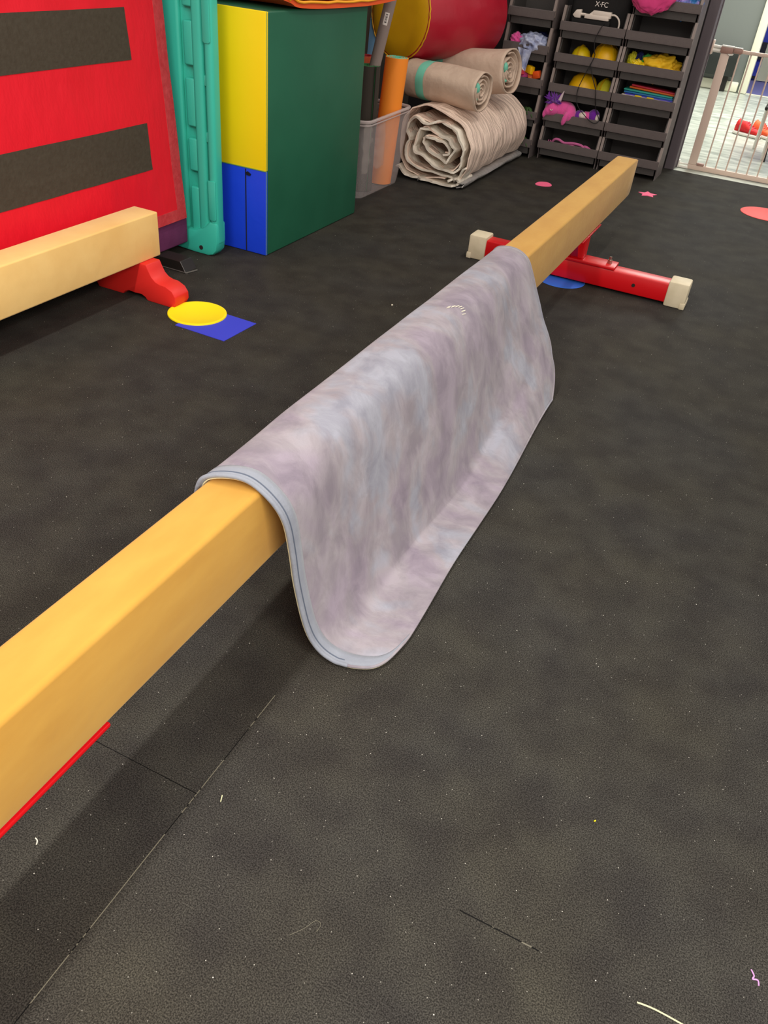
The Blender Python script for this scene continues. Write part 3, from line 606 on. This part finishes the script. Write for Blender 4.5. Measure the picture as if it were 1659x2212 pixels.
# ------------------------------------------------------------------ shelving bins
def bin_proto(wd, pitch):
    """origin at front-left-bottom corner; lip front at y=0, bin runs to +y"""
    t = bpy.data.objects.new('stacking_bin', None); COL.objects.link(t); t['category'] = 'storage bin'; D = 0.30
    b = MB(); i = 0.022; lt = 0.125
    b.box(i, wd-i, 0.02, D, 0.03, 0.036).box(i, wd-i, 0.018, 0.024, 0.03, lt-0.04).box(i, wd-i, D-0.006, D, 0.03, pitch+0.028)
    for x in (i, wd-i): b.prism([(0.02, 0.03), (D, 0.03), (D, pitch+0.028), (0.055, pitch+0.028), (0.02, lt-0.02)], x-0.003, x+0.003, 'x')
    for x in (0.25, 0.75): b.box(wd*x-0.004, wd*x+0.004, 0.016, 0.02, 0.04, 0.072)
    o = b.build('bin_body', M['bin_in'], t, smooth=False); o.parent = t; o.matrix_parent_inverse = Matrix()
    b = MB().prism([(0.0, lt-0.046), (0.006, lt-0.046), (0.014, lt), (0.008, lt+0.001), (0.0, lt-0.003)], 0.0, wd, 'x').box(0.0, wd, 0.0, 0.02, lt-0.050, lt-0.045)
    o = b.build('front_lip', M['bin'], t, smooth=False); o.matrix_parent_inverse = Matrix()
    for x0 in (0.0, wd-0.016):
        b = MB().prism([(0.004, lt-0.03), (0.03, lt-0.04), (0.055, pitch+0.028), (0.030, pitch+0.030)], x0, x0+0.016, 'x')
        o = b.build('side_rim', M['bin_rim'], t, smooth=False); o.matrix_parent_inverse = Matrix()
    for x0 in (0.004, wd-0.010):
        b = MB().prism([(0.03, 0.0), (D, 0.0), (D, pitch+0.02), (0.06, pitch+0.02), (0.02, lt-0.05), (0.035, 0.03)], x0, x0+0.006, 'x')
        o = b.build('side_wall', M['bin'], t, smooth=False); o.matrix_parent_inverse = Matrix()
    return t
cols = [(-1.945, 5.985, 0.315, 0.199, 5, 'left'), (-1.598, 6.055, 0.432, 0.1815, 5, 'middle'), (-1.160, 6.055, 0.418, 0.1815, 6, 'right')]
blabels = {
 ('left', 0): 'bottom bin of the left stack, half hidden by the tarp roll', ('left', 1): 'left stack bin with dark green leaves, second from the floor',
 ('left', 2): 'charcoal bin in the left stack holding pink and orange pieces', ('left', 3): 'charcoal bin in the left stack holding the pale blue plastic bag', ('left', 4): 'empty top bin of the left stack beside the red cylinder',
 ('middle', 0): 'bottom bin of the middle stack holding a mauve band', ('middle', 1): 'middle stack bin holding the pink unicorn plush', ('middle', 2): 'middle stack bin with two yellow domes under the other yellow domes',
 ('middle', 3): 'upper middle stack bin with a split yellow dome and a ribbed dome', ('middle', 4): 'topmost bin of the middle stack with the power strip',
 ('right', 0): 'empty bottom bin of the right stack behind the golden beam end', ('right', 1): 'empty right stack bin just under the stacked coloured boards', ('right', 2): 'right stack bin holding coloured flat boards',
 ('right', 3): 'right stack bin stuffed with yellow cloth', ('right', 4): 'empty right stack bin under the hanging pink cloth', ('right', 5): 'topmost right stack bin with pink cloth hanging out'}
for x0, y0, wd, pit, n, nm in cols:
    proto = bin_proto(wd, pit)
    for k in range(n):
        o = proto if k == 0 else copy_tree(proto)
        o.location = (x0, y0, pit*k-(0.022 if nm == 'left' else 0.0)*min(k, 1)*1.0); tag(o, blabels[(nm, k)], 'storage bin', 'charcoal stacking bins along the back wall')

# contents -----------------------------------------------------------------
def BZ(k): return 0.1815*k+0.037
def dome(label, x, y, z, r, h, m_, ridges=0, rot=0.0, name='dome_cone'):
    t = thing(name, label, 'dome', (x, y, z))
    mx = T(x, y, z) @ Rz(rot)
    MB().lathe([(r, 0), (r*0.985, h*0.22), (r*0.90, h*0.52), (r*0.70, h*0.80), (r*0.40, h*0.95), (0.002, h)], 40, mx).build('shell', m_, t, angle=70)
    if ridges:
        q = MB()
        for k in range(ridges):
            a = k*2*PI/ridges; q.tube([tuple(mx @ Vector((rr*math.cos(a)*1.0, rr*math.sin(a), zz+0.003))) for rr, zz in ((r*0.98, h*0.1), (r*0.91, h*0.5), (r*0.7, h*0.8), (r*0.4, h*0.95), (0.0, h))], 0.006, 6)
        q.build('rib', mat('dark_yellow_rib', S(206, 164, 6), 0.5), t)  # ribs coloured a darker yellow than the shell
    return t
dome('yellow dome with a dark split, left in the upper middle bin', -1.45, 6.185, BZ(3), 0.075, 0.135, M['toy_yellow'], 2, 1.4)
dome('large ribbed yellow dome, right in the upper middle bin', -1.285, 6.195, BZ(3), 0.100, 0.170, M['toy_gold'], 5, 0.5)
t = dome('golden dome with a gathered top, left in the lower yellow bin', -1.395, 6.20, BZ(2), 0.108, 0.165, M['toy_gold'], 0)
dome('dull yellow dome, right in the lower yellow bin', -1.245, 6.20, BZ(2), 0.068, 0.145, M['lime'], 2, 1.2)

# unicorn plush
up_ = thing('plush_unicorn', 'pink unicorn plush with purple mane slumped over the bin lip', 'plush toy', (-1.49, 6.10, BZ(1)))
b = MB(); b.ball((-1.475, 6.12, 0.325), (0.085, 0.06, 0.062), 3).ball((-1.545, 6.075, 0.330), (0.048, 0.045, 0.045), 3).ball((-1.425, 6.09, 0.31), (0.045, 0.045, 0.06), 3).ball((-1.57, 6.06, 0.315), (0.03, 0.03, 0.030), 3)
b.ball((-1.44, 6.04, 0.285), (0.018, 0.016, 0.045), 3, Matrix.Rotation(0.25, 4, 'Y')).ball((-1.592, 6.045, 0.295), (0.012, 0.012, 0.026), 3)
o = b.build('plush_body', M['plush_pink'], up_); md = o.modifiers.new('r', 'REMESH'); md.mode = 'VOXEL'; md.voxel_size = 0.005; md.use_smooth_shade = True; sm = o.modifiers.new('s', 'SMOOTH'); sm.iterations = 5
b = MB()
for k in range(60):
    a = random.uniform(0, 2*PI); e = random.uniform(-0.3, 1.3); l = random.uniform(0.04, 0.07); c0 = Vector((-1.540, 6.07, 0.378)); dd = Vector((math.cos(a)*math.cos(e)*1.25, math.sin(a)*math.cos(e)*0.8, math.sin(e)))
    b.tube([c0, c0+dd*l*0.6, c0+dd*l], [0.012, 0.008, 0.001], 5)
b.tube([(-1.585, 6.07, 0.385), (-1.59, 6.07, 0.44)], [0.016, 0.002], 8)
b.build('mane', M['plush_purple'], up_)
MB().tube([(-1.505, 6.06, 0.385), (-1.495, 6.06, 0.42), (-1.483, 6.055, 0.452)], [0.013, 0.009, 0.002], 10).build('horn', M['silver_horn'], up_)
MB().tube([(-1.551, 6.028, 0.333), (-1.545, 6.026, 0.327), (-1.537, 6.026, 0.327), (-1.532, 6.03, 0.333)], 0.0025, 6).build('eye', M['white'], up_)
# purple/white plush
pl_ = thing('plush_toy', 'purple, pink and white plush lying right of the unicorn', 'plush toy', (-1.30, 6.12, BZ(1)))
MB().ball((-1.360, 6.12, 0.300), (0.045, 0.045, 0.045), 3).build('head', M['plush_purple'], pl_)
MB().ball((-1.335, 6.10, 0.315), (0.030, 0.030, 0.024), 3).build('white_patch', M['white'], pl_)
MB().tube([(-1.325, 6.12, 0.308), (-1.285, 6.12, 0.312)], 0.034, 16).build('pink_band', M['plush_pink'], pl_)
MB().ball((-1.262, 6.12, 0.315), (0.042, 0.04, 0.050), 3).build('tail_end', M['plush_purple'], pl_)
MB().ball((-1.232, 6.10, 0.312), (0.014, 0.022, 0.028), 3).build('white_tip', M['white'], pl_)
# mauve band
b = MB(); b.tube(smooth2([(-1.51, 6.10, 0.115), (-1.49, 6.09, 0.14), (-1.46, 6.09, 0.142), (-1.42, 6.09, 0.128), (-1.36, 6.09, 0.135), (-1.30, 6.09, 0.132), (-1.28, 6.085, 0.118), (-1.31, 6.08, 0.105), (-1.36, 6.09, 0.118), (-1.42, 6.10, 0.11), (-1.48, 6.10, 0.11)], 5), 0.0085, 8)
b.tube(smooth2([(-1.31, 6.12, 0.105), (-1.27, 6.10, 0.125), (-1.23, 6.10, 0.11), (-1.215, 6.11, 0.09), (-1.24, 6.13, 0.06)], 5), 0.010, 8)
b.tube([(-1.45, 6.12, 0.037+0.012), (-1.43, 6.10, 0.11)], 0.012, 8).tube([(-1.28, 6.12, 0.049), (-1.29, 6.10, 0.11)], 0.012, 8)
rp = thing('resistance_band', 'tangled mauve band with ringed end in the bottom middle bin', 'exercise band', (-1.36, 6.1, BZ(0))); b.build('band', M['rope'], rp)
b = MB()
for k in range(3): b.tube([(-1.535+k*0.014, 6.10+0.008*math.cos(a*PI/6), 0.118+0.010*math.sin(a*PI/6)) for a in range(12)], 0.0028, 6, closed=True)
b.build('end_rings', M['rope'], rp)
# coloured boards
bc = [('coral', -1.075, 6.15, 0.532, 0.16, 'coral red board on top of the pile in the right bin'), ('tangerine', -1.085, 6.14, 0.519, 0.12, 'tangerine board second from the top of the pile'), ('aqua', -1.115, 6.12, 0.505, 0.08, 'aqua green board in the middle of the pile'),
      ('ocean', -1.11, 6.11, 0.492, 0.06, 'ocean blue board under the aqua board'), ('indigo', -1.10, 6.105, 0.479, 0.03, 'indigo board near the bottom of the pile'), ('white', -1.12, 6.098, 0.472, 0.03, 'pale board with yellow tabs at the bottom of the pile')]
for c_, x, y, z, tl, lb2 in bc:
    t = thing('flat_board', lb2, 'board', (x+0.15, y, z), 'coloured boards in the right bin')
    mx = T(x+0.012, y, z+0.005) @ Matrix.Rotation(tl*0.3, 4, 'Y')
    MB().box(0, 0.325 if c_ != 'coral' else 0.30, 0, 0.15, 0, 0.010, 0.003, 2, mx).build('board_body', M[c_], t)
    if c_ == 'white':
        for xa in (0.09, 0.17): MB().box(xa, xa+0.045, -0.006, 0.01, 0.004, 0.016, 0.002, 1, mx).build('yellow_tab', M['toy_yellow'], t)
# cloths
def cloth_blob(name, label, cat, c, rx, ry, rz, m_, sd, name2='cloth_body', amp=0.35, fr=3.0):
    t = thing(name, label, cat, (c[0], c[1], c[2]-rz))
    n = bmesh.new(); bmesh.ops.create_icosphere(n, subdivisions=5, radius=1.0)
    for v in n.verts:
        d = v.co.normalized(); k = 1+amp*mnoise.noise(d*fr+Vector((sd, sd*2, 0)))+amp*0.45*mnoise.noise(Vector((d.x*7, d.y*7, d.z*2))+Vector((sd, 0, 0)))
        v.co = Vector((c[0]+d.x*rx*k, c[1]+d.y*ry*k, c[2]+d.z*rz*k))
    q = MB(); q.merge(n); q.build(name2, m_, t, angle=80); return t
cloth_blob('yellow_cloth', 'crumpled golden yellow cloth filling the right side of its bin', 'cloth', (-0.920, 6.17, BZ(3)+0.075), 0.135, 0.07, 0.078, M['scarf'], 3.0)
cloth_blob('yellow_cloth', 'bright yellow cloth bundle at the left of its bin', 'cloth', (-1.05, 6.15, BZ(3)+0.060), 0.075, 0.05, 0.050, M['toy_yellow'], 8.0)
cloth_blob('lime_cloth', 'lime green mesh cloth in the corner of the yellow cloth bin', 'cloth', (-1.10, 6.17, BZ(3)+0.08), 0.032, 0.04, 0.065, M['lime'], 2.0)
cloth_blob('navy_cloth', 'small navy blue cloth poking out behind the yellow cloth', 'cloth', (-1.055, 6.165, BZ(3)+0.105), 0.030, 0.03, 0.045, M['navy'], 5.0)
cloth_blob('green_cloth', 'small green cloth between the navy and golden cloth', 'cloth', (-1.010, 6.16, BZ(3)+0.105), 0.034, 0.03, 0.040, M['green'], 6.0)
cloth_blob('pink_cloth', 'hot pink gathered cloth hanging over the topmost right bin', 'cloth', (-1.045, 6.03, 1.06), 0.135, 0.035, 0.108, M['pink'], 1.5, amp=0.16, fr=2.0)
cloth_blob('shimmer_cloth', 'purple and blue shimmering cloth in the topmost right bin', 'cloth', (-0.835, 6.12, BZ(5)+0.085), 0.075, 0.04, 0.085, M['cyan_cloth'], 4.0)
bgt = cloth_blob('plastic_bag', 'pale blue translucent plastic bag spilling from the left stack bin', 'plastic bag', (-1.755, 6.05, 0.70), 0.095, 0.075, 0.062, M['blue_bag'], 2.0, 'bag_body', 0.3)
b = MB(); b.grid(lambda u, v: (-1.835+0.10*u*(1-v*0.75)+0.055*v, 5.972+0.008*math.sin(u*9+v*3), 0.675-0.125*v-0.01*u), 14, 12); o = b.build('hanging_tail', M['blue_bag'], bgt, angle=80)
b = MB(); b.tube(smooth2([(-1.845, 5.97, 0.665), (-1.83, 5.965, 0.62), (-1.80, 5.965, 0.58), (-1.775, 5.965, 0.552), (-1.765, 5.965, 0.545)], 4), 0.0035, 6); b.build('drawstring', M['white'], bgt)
cloth_blob('pink_toy', 'pink soft toy corner left of the pale blue bag', 'soft toy', (-1.872, 6.04, 0.700), 0.042, 0.035, 0.050, M['plush_pink'], 7.0)
cloth_blob('red_toy', 'dark red soft toy right of the pale blue bag', 'soft toy', (-1.675, 6.10, 0.68), 0.026, 0.04, 0.055, M['maroon'], 9.0)
cloth_blob('navy_toy', 'navy cloth behind the pale blue bag', 'cloth', (-1.735, 6.18, 0.72), 0.05, 0.03, 0.04, M['navy'], 9.5)
rng = random.Random(3)
bl = [('coral', -1.815, 'crimson pink block at the left of the small pieces'), ('plush_pink', -1.785, 'pink wedge among the small toy pieces'), ('toy_gold', -1.745, 'gold block on top of the small toy pieces'), ('tangerine', -1.735, 'orange wedge below the gold block'), ('orange', -1.690, 'bright orange wedge at the right of the small pieces'), ('maroon', -1.83, 'dark red block at the back left of the small pieces')]
for i, (c_, x, l_) in enumerate(bl):
    t = thing('toy_block', l_, 'toy block', (x, 6.06, 0.50), 'small toy blocks in the left stack bin')
    zz = (0.525, 0.515, 0.545, 0.505, 0.520, 0.540)[i]
    mx = T(x, 6.045+0.02*(i % 2), zz) @ Matrix.Rotation(rng.uniform(-.6, .6), 4, 'Y') @ Rz(rng.uniform(-.6, .6))
    MB().prism([(-0.032, -0.022), (0.032, -0.022), (0.022, 0.024), (-0.018, 0.026)], -0.02, 0.02, 'y', 0.004, mx).build('block_body', M[c_], t)
for nm_, zz, l_ in (('leaf_sprig', 0.238, 'dark green leaf sprig hanging from the left stack bin'), ('leaf_sprig', 0.05, 'dark leaf sprig in the bottom left bin by the tarp roll')):
    t = thing(nm_, l_, 'artificial leaf', (-1.73, 6.03, zz)); b = MB()
    for k in range(5):
        a = -0.9+k*0.45; p0 = Vector((-1.74, 6.03, zz)); p1 = p0+Vector((math.sin(a)*0.06, -0.02, 0.075)); p2 = p0+Vector((math.sin(a)*0.11, -0.045, 0.055-0.03*abs(a)))
        b.tube(smooth2([tuple(p0), tuple(p1), tuple(p2)], 4), [0.004+0.010*math.sin(i/8*PI) for i in range(9)], 6)
    b.build('leaves', M['leaf'], t)
# black bag, power strip, cable
bg = thing('gym_bag', 'black nylon bag with white lettering on top of the middle stack', 'bag', (-1.38, 6.25, 0.76))
MB().box(-1.575, -1.185, 6.155, 6.33, 0.765, 1.30, 0.03, 4).build('bag_body', M['bagblack'], bg)
tx = bpy.data.curves.new('lettering', 'FONT'); tx.body = 'X·FC'; tx.size = 0.040; tx.extrude = 0.0008; tx.align_x = 'CENTER'
to = bpy.data.objects.new('lettering', tx); COL.objects.link(to); to.location = (-1.375, 6.150, 0.949); to.rotation_euler = (PI/2, 0, 0); tx.materials.append(M['white_label'])
dg = bpy.context.evaluated_depsgraph_get(); me = bpy.data.meshes.new_from_object(to.evaluated_get(dg)); mw = T(-1.375, 6.150, 0.949) @ Matrix.Rotation(PI/2, 4, 'X'); bpy.data.objects.remove(to)
me.transform(mw); lo = bpy.data.objects.new('lettering', me); COL.objects.link(lo); lo.parent = bg; lo.matrix_parent_inverse = T(*(-Vector(bg.location))); lab(lo, 'white letters on the black bag')
ps = thing('power_strip', 'white power strip with a plug in it, before the black bag', 'power strip', (-1.40, 6.10, 0.88))
mx = T(-1.535, 6.095, 0.878)
MB().box(0.075, 0.235, 0.0, 0.04, 0.0, 0.026, 0.004, 2, mx).box(0.125, 0.245, 0.002, 0.04, 0.014, 0.05, 0.004, 2, mx).prism([(0.075, 0.003), (0.13, 0.05), (0.13, 0.003)], 0.004, 0.038, 'y', 0.002, mx).build('strip_body', M['white'], ps)
MB().prism([(-0.005, 0.012), (0.015, 0.042), (0.048, 0.046), (0.048, -0.002), (0.012, -0.002)], 0.0, 0.036, 'y', 0.004, mx).tube([tuple(mx @ Vector((0.045, 0.018, 0.02))), tuple(mx @ Vector((0.08, 0.018, 0.02)))], 0.008, 8).build('plug', M['white'], ps)
MB().box(-0.005, 0.245, 0.008, 0.045, -0.045, -0.001, 0.004, 2, mx).build('bracket', M['bagblack'], ps)
b = MB(); b.tube(smooth2([(-1.295, 6.115, 0.912), (-1.265, 6.11, 0.914), (-1.235, 6.10, 0.895), (-1.225, 6.10, 0.86), (-1.235, 6.10, 0.81), (-1.25, 6.12, 0.79)], 5), 0.0055, 8); b.build('white_cord', M['white'], ps)
cbv = [(-1.322, 6.10, 0.86), (-1.324, 6.044, 0.845), (-1.344, 6.035, 0.775), (-1.335, 6.04, 0.71), (-1.327, 6.046, 0.685), (-1.342, 6.042, 0.629), (-1.368, 6.042, 0.557), (-1.389, 6.042, 0.484), (-1.386, 6.04, 0.42), (-1.363, 6.035, 0.375), (-1.321, 6.04, 0.338), (-1.265, 6.045, 0.300), (-1.229, 6.045, 0.292), (-1.207, 6.06, 0.308), (-1.225, 6.075, 0.335), (-1.25, 6.085, 0.37), (-1.262, 6.046, 0.44), (-1.271, 6.044, 0.488), (-1.313, 6.044, 0.565), (-1.345, 6.046, 0.635)]
o = MB().tube(smooth2(cbv, 5), 0.0028, 8).build('power_cable', M['cordblack']); tag(o, 'thin black cable looping down the front of the middle bins', 'cable')

# ------------------------------------------------------------------ floor spots
def disc(name, label, c, r, m_, h=0.004, rim=False):
    o = MB().lathe([(r-0.002, 0), (r, 0.001), (r-0.001, h-0.001), (r-0.004, h)] + ([(r-0.010, h), (r-0.012, h-0.0012)] if rim else []) + [(0.001, h-0.0012 if rim else h)], 72, T(c[0], c[1], 0)).build(name, m_, angle=50)
    return tag(o, label, 'floor marker')
o = disc('floor_disc', 'round yellow rubber marker overlapping the blue square', (-1.824, 2.372), 0.112, M['spot_yellow'], 0.0065, True)
tag(MB().prism([(-1.826, 2.238), (-1.604, 2.232), (-1.596, 2.432), (-1.83, 2.44)], 0.0, 0.0016, 'z').build('floor_square', M['spot_blue'], smooth=False), 'blue square marker lying under the yellow disc', 'floor marker')
disc('floor_disc', 'round blue marker under the red foot of the golden beam', (-0.748, 3.715), 0.112, M['spot_azure'], 0.003)
disc('floor_disc', 'round red marker at the right edge before the white gate', (0.022, 5.78), 0.160, M['spot_red'], 0.003)
pts = [( -1.334+0.050*(1+0.16*math.cos(a*PI/8*1.0+1)+0.06*math.cos(3*a*PI/8))*math.cos(a*PI/8), 5.377+0.060*(1+0.1*math.sin(a*PI/8*2))*math.sin(a*PI/8)) for a in range(16)]
tag(MB().prism(smooth2(pts+[pts[0]], 3)[:-1], 0, 0.003, 'z').build('floor_marker', M['spot_pink'], smooth=False), 'rounded pink marker between the tarp roll and the beam', 'floor marker')
pts = []
for k in range(10): a = k*PI/5+0.5; rr = 0.062 if k % 2 == 0 else 0.034; pts.append((-0.712+rr*math.cos(a), 5.67+rr*1.15*math.sin(a)))
tag(MB().prism(pts, 0, 0.003, 'z').build('floor_star', M['spot_pink'], smooth=False), 'small pink star marker beyond the golden beam', 'floor marker')

# ------------------------------------------------------------------ safety gate
GY = 6.70
g = thing('safety_gate', 'beige white metal safety gate closing the doorway', 'gate', (-0.2, GY, 0))
MB().box(-0.615, 0.42, GY-0.012, GY+0.012, 0.0, 0.034, 0.004).build('bottom_rail', M['gate'], g)
MB().box(-0.615, -0.557, GY-0.012, GY+0.012, 0.034, 0.765, 0.004).build('latch_post', M['gate'], g)
MB().box(-0.48, 0.42, GY-0.011, GY+0.011, 0.762, 0.784, 0.005).build('top_rail', M['gate'], g)
for k in range(12): MB().tube([(-0.492+0.0735*k, GY, 0.034), (-0.492+0.0735*k, GY, 0.764)], 0.0052, 10).build('bar', M['gate'], g)
MB().box(0.40, 0.44, GY-0.012, GY+0.012, 0.0, 0.80, 0.004).build('hinge_post', M['gate'], g)
MB().box(-0.622, -0.540, GY-0.02, GY+0.02, 0.752, 0.790, 0.005).box(-0.538, -0.478, GY-0.017, GY+0.017, 0.758, 0.790, 0.007).build('latch_housing', M['gate_dark'], g)
MB().box(-0.620, -0.538, GY-0.018, GY+0.018, 0.789, 0.799, 0.003).box(-0.536, -0.482, GY-0.015, GY+0.015, 0.789, 0.796, 0.003).prism([(-0.57, 0.752), (-0.555, 0.742), (-0.535, 0.746), (-0.53, 0.755)], GY-0.02, GY-0.01, 'y').build('latch_cap', M['gate_white'], g)
MB().tube([(-0.68, GY, 0.786), (-0.60, GY, 0.782)], 0.010, 12).tube([(-0.68, GY, 0.762), (-0.60, GY, 0.760)], 0.012, 12).build('tension_bolt', M['gate_white'], g)
MB().box(-0.6855, -0.674, GY-0.03, GY+0.03, 0.735, 0.822, 0.004).build('wall_cup', M['gate'], g)
MB().box(-0.6855, -0.676, GY-0.025, GY+0.025, 0.0, 0.05, 0.004).tube([(-0.68, GY, 0.028), (-0.61, GY, 0.028)], 0.007, 10).box(-0.675, -0.61, GY-0.018, GY+0.012, 0.0, 0.014, 0.003).build('lower_mount', M['gate_white'], g)
MB().box(-0.555, -0.503, GY-0.017, GY+0.014, 0.033, 0.050, 0.003).build('lower_catch', M['gate_dark'], g)

# ------------------------------------------------------------------ hallway things
def shoe(label, loc, rot, m_, L_=0.27):
    t = thing('sneaker', label, 'shoe', loc, 'sneakers on the hallway floor'); mx = T(*loc) @ Rz(rot)
    def sec(s):
        wv = 0.030+0.014*math.sin(min(1, s*1.25)*PI*0.9)**0.8 if s < 0.98 else 0.02
        hv = 0.095-0.045*sst(0.35, 0.75, s)-0.012*sst(0.75, 1, s)+0.012*math.sin(max(0, 1-s*6)*PI)
        return wv, hv
    def f(u, v):
        s = v; wv, hv = sec(s); k = math.sin(min(1, max(0.02, min(s, 1-s)*9))*PI/2)**0.7; a = u*2*PI
        return tuple(mx @ Vector((s*L_, wv*k*math.cos(a), 0.022+(hv*0.5*k)*(1+math.sin(a)))))
    q = MB(); q.grid(f, 24, 30, True); q.build('upper', m_, t, angle=70)
    def g2(u, v):
        s = -0.02+1.04*v; wv, _ = sec(min(1, max(0, s))); k = math.sin(min(1, max(0.03, min(s+0.02, 1.02-s)*9))*PI/2)**0.6; a = u*2*PI
        return tuple(mx @ Vector((s*L_, (wv+0.006)*k*math.cos(a), 0.015+0.015*math.copysign(abs(math.sin(a))**0.35, math.sin(a)))))
    q = MB(); q.grid(g2, 24, 30, True); q.build('sole', M['gate_white'], t, angle=70)
    q = MB()
    for i in range(4):
        s0 = 0.42+i*0.08; wv, hv = sec(s0); q.tube([tuple(mx @ Vector((s0*L_+0.01*math.sin(a), wv*0.75*math.cos(a*1.0), 0.024+hv*(0.96 if 0 else 0.5)*(1+math.sin(a))+0.002))) for a in (0.5, 1.0, PI/2, 2.1, 2.6)], 0.003, 6)
    q.build('laces', M['coral'], t)
    q = MB().ball(tuple(mx @ Vector((0.07*L_/0.27, 0, 0.085))), (0.035, 0.028, 0.03), 2); q.build('collar', M['maroon'], t)
    return t
shoe('red sneaker with white sole behind the gate bars', (-0.485, 8.62, -0.003), -0.45, M['shoe_red'])
shoe('orange sneaker with pale sole right of the red one', (-0.335, 8.72, -0.003), -0.75, M['shoe_orange'], 0.25)
t = thing('low_bench', 'low dark bench against the grey hall wall', 'bench', (-1.2, 11.3, 0))
MB().box(-2.2, -0.83, 11.30, 11.44, 0.16, 0.42, 0.01).build('bench_body', mat('black_gloss', S(34, 38, 36), 0.35), t)
for x in (-2.1, -0.95): MB().box(x, x+0.06, 11.38, 11.44, -0.003, 0.16).build('leg', M['blackmetal'], t)
ch = thing('folding_chair', 'low chair at the right edge with pale legs and black seat', 'chair', (0.0, 7.75, 0))
for x in (-0.150, 0.22):
    MB().tube([(x, 7.57, -0.003), (x-0.01, 7.62, 0.34)], 0.012, 10).build('front_leg', M['gate_white'], ch)
    MB().tube([(x+0.02, 7.50, -0.003), (x+0.01, 7.53, 0.14)], 0.010, 10).build('leg_brace', M['blackmetal'], ch)
    MB().tube([(x-0.10, 8.00, -0.003), (x-0.10, 7.98, 0.88)], 0.012, 10).build('rear_leg', M['gate_white'], ch)
MB().box(-0.255, 0.265, 7.60, 8.00, 0.34, 0.37, 0.012, 3).build('seat', M['blackmetal'], ch)
MB().box(-0.265, 0.265, 7.97, 8.0, 0.62, 0.86, 0.01, 2).build('backrest', M['blackmetal'], ch)
ct = thing('coat', 'pale grey coat draped over the back of the low chair', 'coat', (0.0, 7.94, 0.5))
b = MB(); b.strip([(7.93, 0.50), (7.935, 0.70), (7.945, 0.87), (7.98, 0.895), (8.02, 0.87), (8.03, 0.70), (8.04, 0.56)], -0.40, 0.28, 0.018, 'x', 0.02, 16); b.build('cloth_body', M['coat'], ct)

# ------------------------------------------------------------------ stray lint on the floor
def lint(label, pts, r, m_):
    o = MB().tube(smooth2([(x, y, r*0.8) for x, y in pts], 4), r, 6).build('lint', m_); return tag(o, label, 'lint')
lint('long cream straw on the floor at the bottom right corner', [(0.216, 0.698), (0.245, 0.701), (0.30, 0.699)], 0.0013, M['lint_cream'])
lint('curled lilac thread near the right bottom corner', [(0.371, 0.834), (0.376, 0.826), (0.374, 0.820), (0.382, 0.822), (0.384, 0.814)], 0.0012, M['lint_pink'])
lint('short cream fleck beside the floor tile seam crossing', [(-0.524, 0.676), (-0.529, 0.688)], 0.0010, M['lint_cream'])
lint('forked white fleck left of the beam shadow', [(-0.750, 0.471), (-0.744, 0.469), (-0.740, 0.463)], 0.0011, M['lint_white'])
lint('tiny yellow crumb in the middle of the right floor', [(0.083, 0.970), (0.085, 0.973)], 0.0012, M['spot_yellow'])
lint('small white crumb on the floor left of the throw', [(-1.257, 2.924), (-1.252, 2.928)], 0.0030, M['lint_white'])
lint('thin curly pale hair on the lower middle floor', [(-0.262, 0.560), (-0.262, 0.573), (-0.272, 0.574), (-0.282, 0.555), (-0.297, 0.535)], 0.00025, mat('dull_hair', S(130, 126, 110), 0.9))
